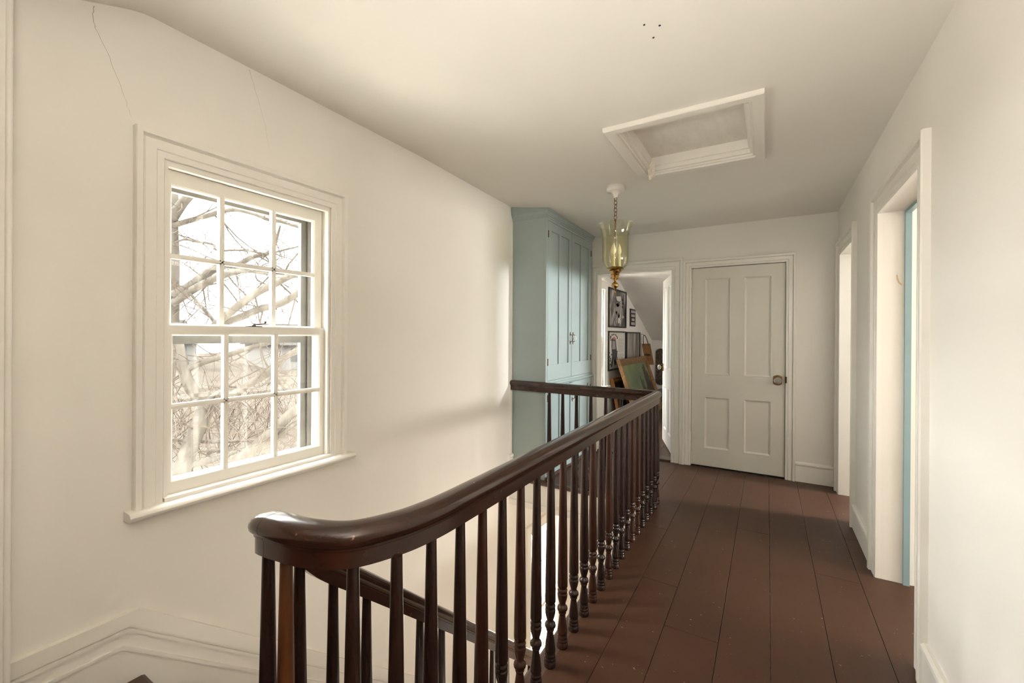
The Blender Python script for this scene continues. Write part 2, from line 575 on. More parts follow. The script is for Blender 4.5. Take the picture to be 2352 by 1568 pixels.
def nosing(p0, p1, out):
    """half-round lip along p0-p1, out = unit vector into the well"""
    p0, p1, out = Vector(p0), Vector(p1), Vector(out)
    prof = [(-0.04, 0.0005), (0.012, 0.0005), (0.022, -0.004), (0.027, -0.014), (0.022, -0.024), (0.012, -0.030), (-0.02, -0.030)]
    vs = []
    for p in (p0, p1):
        vs += [p + out * a + Vector((0, 0, b)) for a, b in prof]
    n = len(prof)
    mb.add(vs, [(i, i + 1, n + i + 1, n + i) for i in range(n - 1)] + [tuple(range(n)), tuple(range(2 * n - 1, n - 1, -1))])


nosing((-0.777, 0.66, 0), (-0.777, 3.44, 0), (-1, 0, 0))
nosing((-2.066, 3.41, 0), (-0.75, 3.41, 0), (0, -1, 0))
nosing((-2.066, 0.664, 0), (-0.75, 0.664, 0), (0, 1, 0))
mb.build('trim_3', NOSE, kind='structure')

# lower hall
MB().box(-2.1, 3.6, -2.8, 9.2, ZLOW - 0.1, ZLOW).build('floor_lower_hall', mat('lower_hall_floor', (0.42, 0.33, 0.24), 0.5, var=0.1, vscale=2), kind='structure')
MB().box(0.9, 1.0, -2.8, 9.2, ZLOW, -0.265).build('wall_lower_right', PLASTER, kind='structure')
MB().box(-2.1, 1.0, 7.0, 7.1, ZLOW, -0.265).build('wall_lower_back', PLASTER, kind='structure')
MB().box(-2.1, 1.0, -1.5, -1.4, ZLOW, -0.265).build('wall_lower_near', PLASTER, kind='structure')


# baseboards -------------------------------------------------------
def baseboard(name, to3, u0, u1, h, m=TRIM, z0=0.0):
    b = MB()
    prof = [(0.0, z0), (0.016, z0), (0.016, z0 + h - 0.036), (0.019, z0 + h - 0.032), (0.024, z0 + h - 0.020), (0.022, z0 + h - 0.008), (0.012, z0 + h), (0.0, z0 + h)]
    n = len(prof)
    vs = [to3(u0, v, d) for d, v in prof] + [to3(u1, v, d) for d, v in prof]
    b.add(vs, [(i, (i + 1) % n, n + (i + 1) % n, n + i) for i in range(n)] + [tuple(range(n)), tuple(range(2 * n - 1, n - 1, -1))])
    return b.build(name, m, kind='structure')


baseboard('baseboard_right', PR, -2.7, 2.177, 0.162)
baseboard('baseboard_right_middle', PR, 3.133, 3.727, 0.162)
baseboard('baseboard_right_far', PR, 4.563, 4.64, 0.175)
baseboard('baseboard_back', PB, 0.221, 0.500, 0.178)
baseboard('baseboard_left_far', PL, 3.405, 3.455, 0.20)
MB().prism([(3.425, 0.2), (3.437, 0.2), (3.437, 0.79), (3.425, 0.79)], PL, 0.0, 0.013).build('trim_4', TRIM, kind='structure')

# raked skirting down the stair wall: cap, frieze, bead, board
SL = 0.857


def strip(mb_, off0, off1, d0, d1, ytop=0.668, ztop=0.262, yend=3.55):
    c = 1 / math.cos(math.atan(SL))
    zt = lambda y, off: (ztop - off) if y <= ytop - off * 0.42 else ztop - off - SL * (y - (ytop - off * 0.42))
    k0, k1 = ytop - off0 * 0.42, ytop - off1 * 0.42
    poly = [(0.334, zt(0, off0)), (k0, zt(k0, off0)), (yend, zt(yend, off0)), (yend, zt(yend, off1)), (k1, zt(k1, off1)), (0.334, zt(0, off1))]
    a, b = poly[:3], poly[3:]
    for q in ([poly[0], poly[1], poly[4], poly[5]], [poly[1], poly[2], poly[3], poly[4]]):
        mb_.prism(q, PL, d0, d1)


mb = MB()
strip(mb, 0.0, 0.052, 0.0, 0.020)
strip(mb, 0.052, 0.060, 0.0, 0.010)
strip(mb, 0.060, 0.070, 0.0, 0.026)
strip(mb, 0.070, 0.112, 0.0, 0.017)
strip(mb, 0.112, 0.124, 0.0, 0.025)
strip(mb, 0.124, 0.30, 0.0, 0.016)
mb.build('baseboard_left', TRIM, kind='structure')


# hairline cracks in the stair wall
def crack(name, pts, w):
    b = MB()
    pts2 = []
    for (y0, z0), (y1, z1) in zip(pts, pts[1:]):
        for k in range(4):
            t = k / 4
            pts2.append((y0 + (y1 - y0) * t + random.uniform(-1, 1) * 0.0022, z0 + (z1 - z0) * t))
    pts2.append(pts[-1])
    n = len(pts2)
    for i in range(n - 1):
        wa, wb = w * (1 - 0.8 * i / n), w * (1 - 0.8 * (i + 1) / n)
        (ya, za), (yb, zb) = pts2[i], pts2[i + 1]
        b.add([PL(ya - wa, za, 0.0006), PL(ya + wa, za, 0.0006), PL(yb + wb, zb, 0.0006), PL(yb - wb, zb, 0.0006)], [(0, 1, 2, 3)])
    b.build(name, CRACK, kind='structure')


crack('wall_left_crack', [(0.538, 2.474), (0.534, 2.434), (0.542, 2.397), (0.571, 2.336), (0.602, 2.249), (0.627, 2.173), (0.642, 2.125)], 0.0011)
crack('wall_left_hairline_crack', [(1.069, 2.531), (1.094, 2.454), (1.144, 2.301), (1.16, 2.20)], 0.0007)

# door casings -----------------------------------------------------
mb = MB(); mb.casing(PR, D1[0], D1[1], 0.0, D1[3], CASE); mb.build('trim_5', TRIM, kind='structure')
mb = MB(); mb.casing(PR, D2[0], D2[1], 0.0, D2[3], CASE); mb.build('trim_6', TRIM, kind='structure')
mb = MB(); mb.casing(PB, DA[0], DA[1], 0.0, DA[3], [(o if o < 0.1 else o, d) for o, d in CASE]); mb.build('trim_7', TRIM, kind='structure')
CB = [(o * 0.68, d) for o, d in CASE]
mb = MB(); mb.casing(PB, DB[0], DB[1], 0.0, DB[3], CB); mb.build('trim_8', TRIM, kind='structure')
# jamb stop of the near bedroom doorway, painted blue on the room side
mb = MB()
mb.box(0.622, 0.648, 3.004, 3.0195, 0.0, 1.9845)
mb.box(0.622, 0.648, 2.2905, 2.306, 0.0, 1.9845)
mb.box(0.622, 0.648, 2.306, 3.004, 1.969, 1.9845)
mb.build('trim_9', BLUE2, kind='structure')
mb = MB()
mb.casing(lambda u, v, d: (0.662 + d, u, v), D1[0] - 0.004, D1[1] + 0.004, 0.0, D1[3] + 0.004, [(0, 0), (0, 0.014), (0.09, 0.02), (0.1, 0.0)])
mb.build('trim_10', TRIM, kind='structure')


# ================================================================== WINDOW
def sash(parent, name, X, y0, y1, z0, z1, stile, top, bot, ycuts, zcuts, mw=0.020, th=0.034):
    """X is the room-side face; stiles, rails and glazing bars in one joinery mesh, panes as sub-parts"""
    t = flat(X)
    m = MB()
    gy0, gy1, gz0, gz1 = y0 + stile, y1 - stile, z0 + bot, z1 - top
    m.holed(t, y0, y1, z0, z1, [(gy0, gy1, gz0, gz1)], th)
    for y in ycuts:
        m.box(X - th + 0.006, X - 0.003, y - mw / 2, y + mw / 2, gz0, gz1)
        m.box(X - 0.012, X + 0.001, y - mw / 5, y + mw / 5, gz0, gz1)
    for z in zcuts:
        m.box(X - th + 0.006, X - 0.003, gy0, gy1, z - mw / 2, z + mw / 2)
        m.box(X - 0.012, X + 0.001, gy0, gy1, z - mw / 5, z + mw / 5)
    # sticking round the glass
    m.frame(t, gy0, gy1, gz0, gz1, [(0, -0.001), (0.005, -0.006), (0.009, -0.014), (0.009, -0.02)])
    o = m.build(name, SASH, parent, weld=False)
    ys = [gy0] + list(ycuts) + [gy1]
    zs = [gz0] + list(zcuts) + [gz1]
    for a, b in zip(ys, ys[1:]):
        for c, d in zip(zs, zs[1:]):
            MB().box(X - th / 2 - 0.0015, X - th / 2 + 0.0015, a, b, c, d).build('pane', PANE, o)
    return o


w1 = structure_root('window_1', (XL, 1.12, 0.62))
mb = MB()
mb.casing(PL, 0.745, 1.495, 0.640, 2.0, [(0.002, -0.03), (0.002, 0.010), (0.004, 0.013), (0.026, 0.013), (0.030, 0.018), (0.064, 0.018), (0.068, 0.012), (0.072, 0.019), (0.076, 0.030), (0.094, 0.032), (0.097, 0.026), (0.097, -0.001)])
mb.build('casing', TRIM, w1)
mb = MB()   # rounded stool
prof = [(-0.10, 0.606), (0.040, 0.606), (0.056, 0.609), (0.066, 0.617), (0.068, 0.626), (0.062, 0.635), (0.048, 0.640), (-0.10, 0.640)]
n = len(prof)
vs = [(XL + d, 0.625, z) for d, z in prof] + [(XL + d, 1.625, z) for d, z in prof]
mb.add(vs, [(i, (i + 1) % n, n + (i + 1) % n, n + i) for i in range(n)], True)
mb.add(vs[:n], [tuple(range(n))]); mb.add(vs[n:], [tuple(range(n))])
mb.box(XL - 0.08, XL + 0.02, 0.745, 1.495, 0.640, 0.654)
mb.build('sill', TRIM, w1)
mb = MB()   # jamb liner, stop beads, sloping outer sill
mb.box(XL - 0.215, XL + 0.0, 0.738, 0.746, 0.615, 2.0)
mb.box(XL - 0.215, XL + 0.0, 1.494, 1.502, 0.615, 2.0)
mb.box(XL - 0.215, XL + 0.0, 0.738, 1.502, 1.990, 2.0)
mb.box(XL - 0.022, XL + 0.004, 0.746, 0.758, 0.654, 1.99)
mb.box(XL - 0.022, XL + 0.004, 1.482, 1.494, 0.654, 1.99)
mb.box(XL - 0.022, XL + 0.004, 0.758, 1.482, 1.978, 1.99)
mb.box(XL - 0.300, XL - 0.060, 0.738, 1.502, 0.595, 0.640)
mb.build('jamb', TRIM, w1)
sash(w1, 'lower_sash', XL - 0.026, 0.750, 1.490, 0.650, 1.342, 0.032, 0.034, 0.050, (0.990, 1.2175), (1.008,))
us = sash(w1, 'upper_sash', XL - 0.064, 0.750, 1.490, 1.308, 1.988, 0.040, 0.058, 0.034, (0.988, 1.226), (1.632,))
mb = MB()   # sash lock on the meeting rail
mb.box(XL - 0.058, XL - 0.030, 1.085, 1.150, 1.342, 1.346)
mb.lathe([(0.010, 0), (0.010, 0.004), (0.005, 0.008), (0.005, 0.012), (0.0, 0.013)], XL - 0.044, 1.118, 1.346, 14)
mb.tube([(XL - 0.044, 1.118, 1.354), (XL - 0.040, 1.135, 1.355), (XL - 0.030, 1.152, 1.357), (XL - 0.024, 1.160, 1.360)], [0.003, 0.003, 0.0025, 0.0025], 8)
mb.lathe([(0.0, 0), (0.004, 0.001), (0.003, 0.006), (0.007, 0.009), (0.006, 0.013), (0, 0.014)], XL - 0.024, 1.161, 1.356, 12)
mb.build('sash_lock', IRON, w1)
mb = MB()   # aluminium storm window in the outer reveal
tS = flat(XL - 0.17)
mb.holed(tS, 0.746, 1.494, 0.640, 1.990, [(0.805, 1.437, 0.675, 1.262), (0.805, 1.437, 1.300, 1.928)], 0.026)
mb.box(XL - 0.205, XL - 0.196, 1.448, 1.494, 0.64, 1.99)
mb.box(XL - 0.165, XL - 0.155, 1.470, 1.494, 0.64, 1.99)
so = mb.build('storm_frame', STORM, w1)
MB().box(XL - 0.184, XL - 0.182, 0.805, 1.437, 0.675, 1.94).build('pane', PANE, so)

# attic window and the glazed opening of the lower hall
w2 = structure_root('window_2', (XL, 5.6, 0.57))
mb = MB(); mb.casing(PL, WIN2[0], WIN2[1], WIN2[2], WIN2[3], [(0, -0.01), (0, 0.02), (0.12, 0.025), (0.14, 0.0)]); mb.build('casing', TRIM, w2)
mb = MB(); mb.box(XL - 0.1, XL + 0.06, 5.33, 6.22, 0.545, 0.575); mb.build('sill', TRIM, w2)
sash(w2, 'lower_sash', XL - 0.03, WIN2[0], WIN2[1], 0.575, 1.31, 0.04, 0.035, 0.06, (), (0.95,))
sash(w2, 'upper_sash', XL - 0.07, WIN2[0], WIN2[1], 1.28, 1.985, 0.04, 0.05, 0.035, (), (1.62,))
w3 = structure_root('window_3', (XL, 4.2, -2.55))
mb = MB(); mb.casing(PL, WIN3[0], WIN3[1], WIN3[2], WIN3[3], CASE); mb.build('casing', TRIM, w3)
sash(w3, 'lower_sash', XL - 0.03, WIN3[0], WIN3[1], -2.55, -1.62, 0.035, 0.035, 0.06, (4.22,), (-2.08,))
sash(w3, 'upper_sash', XL - 0.07, WIN3[0], WIN3[1], -1.65, -0.73, 0.035, 0.04, 0.035, (4.22,), (-1.19,))


# ================================================================== DOORS
def panel_leaf(to3, u0, u1, v0, v1, panels, th=0.036):
    m = MB()
    m.holed(to3, u0, u1, v0, v1, panels, 0.011)
    m.holed(lambda u, v, d: to3(u, v, d - 0.011), u0, u1, v0, v1, [], th - 0.011)
    for a, b, c, d in panels:
        m.frame(to3, a, b, c, d, [(0, 0.0), (0.004, 0.002), (0.010, -0.003), (0.016, -0.008), (0.022, -0.0109)])
    return m


def glass_knob(parent, to3, u, v, m_plate):
    """hexagonal rosette, stem and a faceted glass knob, standing off the face along d"""
    p = MB()
    hexa = [(u - 0.036, v - 0.034), (u - 0.018, v - 0.044), (u, v - 0.048), (u + 0.018, v - 0.044), (u + 0.036, v - 0.034),
            (u + 0.036, v + 0.034), (u + 0.018, v + 0.044), (u, v + 0.048), (u - 0.018, v + 0.044), (u - 0.036, v + 0.034)]
    p.prism(hexa, to3, 0.0, 0.005)
    inner = [(u + (a - u) * 0.8, v + (b - v) * 0.8) for a, b in hexa]
    p.prism(inner, to3, 0.005, 0.008)
    k = p.build('rosette', m_plate, parent)
    c0, c1 = Vector(to3(u, v, 0.0)), Vector(to3(u, v, 0.065))
    ax = (c1 - c0).normalized()
    q = MB()
    q.tube([c0, c0 + ax * 0.012, c0 + ax * 0.018, c0 + ax * 0.03], [0.014, 0.012, 0.009, 0.012], 14)
    q.build('knob_stem', BRASS, k)
    q = MB()
    q.tube([c0 + ax * 0.028, c0 + ax * 0.034, c0 + ax * 0.046, c0 + ax * 0.058, c0 + ax * 0.066, c0 + ax * 0.068], [0.012, 0.024, 0.031, 0.029, 0.018, 0.010], 10, smooth=False)
    q.build('glass_knob', CRYSTAL, k)
    return k


PAN = [(0.121, 0.351, 0.188, 0.707), (0.468, 0.696, 0.188, 0.707), (0.121, 0.351, 0.925, 1.886), (0.468, 0.696, 0.925, 1.886)]
d1 = structure_root('door_1', (-0.265, 4.67, 0.012))
tB = lambda u, v, d: (u, YB + 0.006 - d, v)
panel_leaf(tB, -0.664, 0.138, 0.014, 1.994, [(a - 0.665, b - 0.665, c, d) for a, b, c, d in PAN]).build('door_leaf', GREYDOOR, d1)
glass_knob(d1, tB, 0.081, 0.906, ABRASS)
for z in (1.80, 0.25):
    mb = MB(); mb.lathe([(0.006, 0), (0.006, 0.09)], -0.668, YB - 0.004, z, 10); mb.box(-0.664, -0.640, YB + 0.004, YB + 0.008, z, z + 0.09)
    mb.build('hinge', GREYDOOR, d1)
mb = MB(); mb.box(0.139, 0.152, YB - 0.018, YB + 0.002, 0.885, 0.943); mb.build('latch_keeper', IRON, d1)
MB().box(-0.70, 0.17, YB + 0.045, YB + 0.118, 0.0, 2.03).build('door_1_backing', mat('closet_dark', (0.05, 0.045, 0.04), 0.9), kind='structure')

d2 = structure_root('door_2', (-0.868, 4.79, 0.02))
H, e_, n_ = Vector((-0.868, 4.80, 0)), Vector((-0.325, 0.9457, 0)), Vector((-0.9457, -0.325, 0))
tA = lambda u, v, d: tuple(H + e_ * u + n_ * d + Vector((0, 0, v)))
panel_leaf(tA, 0.0, 0.795, 0.024, 1.99, PAN).build('door_leaf', WHITE, d2)
glass_knob(d2, tA, 0.735, 0.925, BRASS)
for z in (1.80, 0.25):
    mb = MB(); mb.tube([tA(-0.004, z, 0.002), tA(-0.004, z + 0.09, 0.002)], 0.006, 10); mb.build('hinge', BRASS, d2)

HOLES = [(-0.380, 1.529), (-0.334, 1.560), (-0.367, 1.612)]
STAINPTS = [(0.591, 1.643), (0.593, 1.624), (0.599, 1.603), (0.611, 1.588)]
# small marks left on the house: nail holes in the ceiling, a curved tan stain on the jamb
for x_, y_ in HOLES:
    MB().lathe([(0.0, -0.0012), (0.004, -0.0012), (0.004, 0.002)], x_, y_, ceil_z(x_, y_), 10).build('ceiling_nail_hole', INK, kind='structure')
mb = MB()
for (xa, za), (xb, zb) in zip(STAINPTS, STAINPTS[1:]):
    mb.add([(xa - 0.003, 3.0192, za), (xb - 0.003, 3.0192, zb), (xb + 0.003, 3.0192, zb + 0.004), (xa + 0.003, 3.0192, za + 0.004)], [(0, 1, 2, 3)])
mb.build('trim_11', STAIN, kind='structure')
# ================================================================== BUILT-IN CUPBOARD
CX, CY0, CY1 = -1.715, 3.455, 4.630
cab = thing('built_in_cupboard', (-1.89, 4.04, 0.0), 'tall powder-blue built-in cupboard with four panelled doors beside the far doorway', 'cupboard')
tC = flat(CX)
mb = MB()
mb.box(XL + 0.004, CX - 0.022, CY0 + 0.001, CY1, 0.002, 2.405)
mb.holed(tC, CY0, CY1, 0.002, 2.405, [(3.492, 4.588, 0.892, 2.355), (3.492, 4.588, 0.030, 0.838)], 0.021)
mb.build('carcass', BLUE, cab)
mb = MB()
prof = [(0.0, 2.376), (0.005, 2.380), (0.006, 2.390), (0.013, 2.394), (0.014, 2.402), (0.022, 2.410), (0.028, 2.424), (0.034, 2.428), (0.036, 2.444), (0.036, 2.53), (0.0, 2.53)]
rows = []
for o, z in prof:
    q = [(XL + 0.004, CY0 - o), (CX + o, CY0 - o), (CX + o, CY1)]
    rows.append([(a, b, ceil_z(a, b) - 0.0015 if z > 2.5 else min(z, ceil_z(a, b) - 0.003)) for a, b in q])
vs = [p for r in rows for p in r]
mb.add(vs, [(i * 3 + k, i * 3 + k + 1, i * 3 + k + 4, i * 3 + k + 3) for i in range(len(rows) - 1) for k in (0, 1)])
mb.build('crown_moulding', BLUE, cab)
mb = MB()
mb.tube([(CX + 0.010, CY0, 0.860), (CX + 0.010, CY1, 0.860)], 0.013, 12)
mb.box(CX - 0.01, CX + 0.012, CY0, CY1, 0.842, 0.858)
mb.build('ledge', BLUE, cab)
mb = MB()
mb.box(CX - 0.004, CX + 0.014, CY0, CY1, 0.002, 0.026)
mb.build('plinth', NOSE, cab)


def pull(parent, to3, u, v, h=0.075, white=False):
    m = MB()
    for s in (-1, 1):
        c = v + s * h / 2
        m.prism([(u - 0.006, c - s * 0.012), (u + 0.006, c - s * 0.012), (u + 0.009, c), (u + 0.007, c + s * 0.012), (u, c + s * 0.026), (u - 0.007, c + s * 0.012), (u - 0.009, c)], to3, 0.0, 0.005)
        m.tube([to3(u, c, 0.004), to3(u, c - s * 0.004, 0.018), to3(u, c - s * 0.014, 0.027)], [0.0035, 0.003, 0.004], 8)
    if white:
        m.tube([to3(u, v - h / 2 + 0.010, 0.026), to3(u, v, 0.030), to3(u, v + h / 2 - 0.010, 0.026)], 0.0035, 8)
    if not white:
        m.tube([to3(u, v - h / 2 + 0.012, 0.026), to3(u, v - 0.01, 0.031), to3(u, v + 0.01, 0.031), to3(u, v + h / 2 - 0.012, 0.026)], [0.004, 0.0055, 0.0055, 0.004], 10)
    o = m.build('handle', ABRASS, parent)
    if white:
        q = MB()
        q.tube([to3(u, v - h / 2 + 0.012, 0.026), to3(u, v - 0.010, 0.031), to3(u, v + 0.010, 0.031), to3(u, v + h / 2 - 0.012, 0.026)], [0.005, 0.008, 0.008, 0.005], 12)
        q.build('porcelain_grip', PORC, o)
    return o


def cab_door(y0, y1, z0, z1, hinge_left, ang, pz0, pz1, handle_z, white):
    if hinge_left:
        h = Vector((CX, y0, 0)); a = R(ang)
        e = Vector((math.sin(a), math.cos(a), 0)); n = Vector((math.cos(a), -math.sin(a), 0))
        to3 = lambda u, v, d: tuple(h + e * u + n * d + Vector((0, 0, v)))
    else:
        h = Vector((CX, y1, 0)); a = R(ang)
        e = Vector((math.sin(a), -math.cos(a), 0)); n = Vector((math.cos(a), math.sin(a), 0))
        to3 = lambda u, v, d: tuple(h + e * u + n * d + Vector((0, 0, v)))
    w = y1 - y0
    pans = [(0.066, 0.240, pz0, pz1), (0.290, 0.474, pz0, pz1)]
    if not hinge_left:
        pans = [(w - b, w - a_, c, d) for a_, b, c, d in pans]
    m = MB()
    m.holed(to3, 0.0, w, z0, z1, pans, 0.013)
    m.holed(lambda u, v, d: to3(u, v, d - 0.013), 0, w, z0, z1, [], 0.006)
    d = m.build('door', BLUE, cab)
    pull(d, to3, w - 0.032, handle_z, 0.075, white)
    for z in (z0 + (0.17 if z1 > 2 else 0.06), z1 - (0.12 if z1 > 2 else 0.10)):
        q = MB()
        q.prism([(-0.007, z - 0.032), (0.010, z - 0.032), (0.010, z + 0.032), (-0.007, z + 0.032)], to3, 0.0, 0.002)
        q.tube([to3(0.0, z - 0.032, 0.004), to3(0.0, z + 0.032, 0.004)], 0.004, 8)
        q.build('hinge', ABRASS, d)
    return d


cab_door(3.495, 4.0365, 0.895, 2.352, True, 0, 1.038, 2.272, 1.282, False)
cab_door(4.0435, 4.585, 0.895, 2.352, False, 0, 1.038, 2.272, 1.282, True)
cab_door(3.495, 4.0365, 0.034, 0.835, True, 3.0, 0.15, 0.785, 0.71, False)
cab_door(4.0435, 4.585, 0.034, 0.835, False, 0.0, 0.15, 0.785, 0.70, True)

# ================================================================== STAIRCASE
st = thing('staircase', (-1.55, 2.1, ZLOW), 'flight of dark brown treads going down along the window wall', 'stairs')
RISE, RUN, NY = 0.213, 0.249, 0.689
for k in range(12):
    z = -RISE * (k + 1)
    y0, y1 = NY + RUN * k - 0.02, NY + RUN * (k + 1)
    mb = MB()
    prof = [(y0, z - 0.03), (y1 - 0.008, z - 0.03), (y1 - 0.001, z - 0.022), (y1 + 0.002, z - 0.014), (y1 - 0.001, z - 0.006), (y1 - 0.008, z), (y0, z)]
    mb.prism(prof, lambda u, v, d: (d, u, v), -2.046, -1.025)
    mb.build('tread', NOSE, st)
    mb = MB()
    mb.box(-2.046, -1.045, y0, y0 + 0.018, z, z + RISE - 0.03)
    mb.build('riser', TRIM, st)
poly = [(NY - 0.02, -0.03)]
for k in range(12):
    poly += [(NY - 0.02 + RUN * k, -RISE * (k + 1) - 0.03), (NY - 0.02 + RUN * (k + 1), -RISE * (k + 1) - 0.03)]
poly += [(NY + RUN * 12, ZLOW), (NY + RUN * 12 - 0.25, ZLOW), (NY - 0.02, -0.42)]
mb = MB(); mb.prism(poly, lambda u, v, d: (d, u, v), -1.045, -1.028); mb.build('stringer', TRIM, st)

# ================================================================== BALUSTRADE
rail = thing('stair_railing', (-0.735, 1.9, 0.0), 'dark mahogany balustrade curling from the landing down the stairs', 'railing')
ZR = 0.793          # underside of the level handrail
RH = 0.090
RX, RXL, RR, RCY = -0.735, -1.075, 0.170, 0.707
PROF = [(0.0, 0.090), (0.013, 0.0892), (0.024, 0.086), (0.032, 0.080), (0.0368, 0.072), (0.0380, 0.063), (0.0358, 0.054), (0.0305, 0.0475),
        (0.0265, 0.0440), (0.0262, 0.0385), (0.0235, 0.0365), (0.0235, 0.0)]
PROF = PROF + [(-a, b) for a, b in reversed(PROF[1:])]
path = []
RRET = 3.45
path.append((-2.066, RRET, ZR + 0.006))
path.append((-1.4, RRET, ZR + 0.003))
rc = 0.045
for k in range(9):
    a = math.pi / 2 - math.pi / 2 * k / 8
    path.append((RX - rc + rc * math.cos(a), RRET - rc + rc * math.sin(a), ZR))
for y in (3.0, 2.4, 1.8, 1.4, 1.15):
    path.append((RX, y, ZR))
zs_end = 0.750 - RH
WREATH = [(RX, 1.05, ZR), (RX, 0.95, ZR), (-0.737, 0.84, ZR + 0.001), (-0.750, 0.735, ZR + 0.004), (-0.790, 0.630, ZR + 0.009), (-0.862, 0.579, ZR + 0.014),
          (-0.945, 0.562, ZR + 0.016), (-1.012, 0.568, ZR + 0.006), (-1.055, 0.604, ZR - 0.026), (-1.072, 0.665, ZR - 0.080), (RXL, 0.74, 0.632), (RXL, 0.83, 0.5546), (RXL, 0.93, 0.469)]


def wreath_point(i, t):
    p0, p1, p2, p3 = WREATH[i - 1], WREATH[i], WREATH[i + 1], WREATH[i + 2]
    return tuple(0.5 * (2 * p1[c] + (p2[c] - p0[c]) * t + (2 * p0[c] - 5 * p1[c] + 4 * p2[c] - p3[c]) * t * t + (-p0[c] + 3 * p1[c] - 3 * p2[c] + p3[c]) * t ** 3) for c in range(3))


for i in range(1, len(WREATH) - 2):
    for k in range(6):
        path.append(wreath_point(i, k / 6))
for y in (0.83, 0.93, 1.2, 1.8, 2.4, 3.0, 3.60):
    path.append((RXL, y, zs_end - SL * (y - RCY)))
mb = MB()
vs, fs = [], []
n = len(PROF)
for i, p in enumerate(path):
    a = Vector(path[max(i - 1, 0)]); b = Vector(path[min(i + 1, len(path) - 1)])
    t = (b - a); t.z = 0; t.normalize()
    lat = Vector((t.y, -t.x, 0))
    P = Vector(p)
    for u, v in PROF:
        vs.append(P + lat * u + Vector((0, 0, v)))
for i in range(len(path) - 1):
    for k in range(n):
        k2 = (k + 1) % n
        fs.append((i * n + k, i * n + k2, (i + 1) * n + k2, (i + 1) * n + k))
mb.add(vs, fs, True)
mb.add(vs[:n], [tuple(range(n))]); mb.add(vs[-n:], [tuple(range(n))])
hr = mb.build('handrail', WOOD, rail)
# fine joint line across the wreath
mb = MB()
c = Vector(wreath_point(6, 0.35)); c2 = Vector(wreath_point(6, 0.45))
tdir = c2 - c; tdir.z = 0; tdir.normalize(); lat = Vector((tdir.y, -tdir.x, 0))
ring = [c + lat * u * 1.008 + Vector((0, 0, (v - 0.04) * 1.008 + 0.04)) for u, v in PROF]
mb.add([p - tdir * 0.0006 for p in ring] + [p + tdir * 0.0006 for p in ring], [(k, (k + 1) % n, n + (k + 1) % n, n + k) for k in range(n)])
mb.build('joint_line', INK, rail)

# turned balusters
BASE = [(0.0215, 0.0), (0.0220, 0.002), (0.0220, 0.022), (0.0200, 0.024), (0.0205, 0.027), (0.0218, 0.030), (0.0212, 0.034), (0.0190, 0.037), (0.0195, 0.040), (0.0205, 0.044),
        (0.0198, 0.049), (0.0172, 0.053), (0.0185, 0.057), (0.0208, 0.061), (0.0205, 0.070), (0.0185, 0.090), (0.0160, 0.115), (0.0143, 0.132), (0.0140, 0.140),
        (0.0165, 0.142), (0.0168, 0.146), (0.0150, 0.148), (0.0168, 0.151), (0.0205, 0.157), (0.0213, 0.163), (0.0200, 0.170), (0.0160, 0.176), (0.0142, 0.180),
        (0.0150, 0.186), (0.0178, 0.198), (0.0200, 0.212), (0.0206, 0.222), (0.0196, 0.228), (0.0178, 0.230), (0.0195, 0.233), (0.0206, 0.238), (0.0196, 0.243),
        (0.0165, 0.247), (0.0172, 0.251), (0.0212, 0.255), (0.0216, 0.262)]


def baluster_mesh(h, m, sc_=1.0):
    prof = [((0.0185 + (r - 0.0185) * 1.32) * sc_ if z < 0.252 else r * sc_, z) for r, z in BASE]
    for k in range(1, 9):
        t = k / 8
        prof.append(((0.0216 - 0.0085 * t ** 1.15) * sc_, 0.262 + (h - 0.262) * t))
    b = MB()
    b.lathe(prof, 0, 0, 0, 20)
    me = bpy.data.meshes.new('baluster')
    me.from_pydata(b.v, [], b.f)
    me.polygons.foreach_set('use_smooth', b.sm)
    me.materials.append(m)
    return me


HB = ZR + 0.006
bm_d, bm_r, bm_o = baluster_mesh(HB, BAL), baluster_mesh(HB, BALR), baluster_mesh(HB, BALO)
first = None


def put_baluster(me, x, y, z, rot=0.0, label=None):
    global first
    if first is None:
        o = bpy.data.objects.new('baluster', me)
    else:
        o = first.copy(); o.data = me
    COL.objects.link(o)
    o.parent = rail
    o.location = Vector((x, y, z)) - WORLD[rail.name]
    o.rotation_euler = (0, 0, rot)
    if label:
        o['label'] = label
    elif 'label' in o.keys():
        del o['label']
    if first is None:
        first = o
    return o


ys = [1.534 + 0.1203 * k for k in range(16)]
for k, y in enumerate(ys):
    red = k in (1, 4, 6, 10, 11)
    put_baluster(bm_r if red else bm_d, RX + random.uniform(-0.002, 0.002), y, 0, random.uniform(0, 6))
for y in (1.414, 1.293, 1.173, 1.060, 0.952, 0.832, 0.713):
    put_baluster(bm_r if y in (1.060, 1.293) else bm_d, RX, y, 0, random.uniform(0, 6))
put_baluster(bm_d, RX - 0.005, 3.450, 0)
for k in range(7):
    put_baluster(bm_d, -1.673 + 0.130 * k, RRET, 0, k)
put_baluster(bm_d, -0.787, 0.633, 0)
put_baluster(baluster_mesh(HB + 0.012, BALO), -0.926, 0.564, 0, 0, 'lighter orange-brown baluster')
put_baluster(baluster_mesh(HB + 0.010, BAL), -1.008, 0.570, 0)
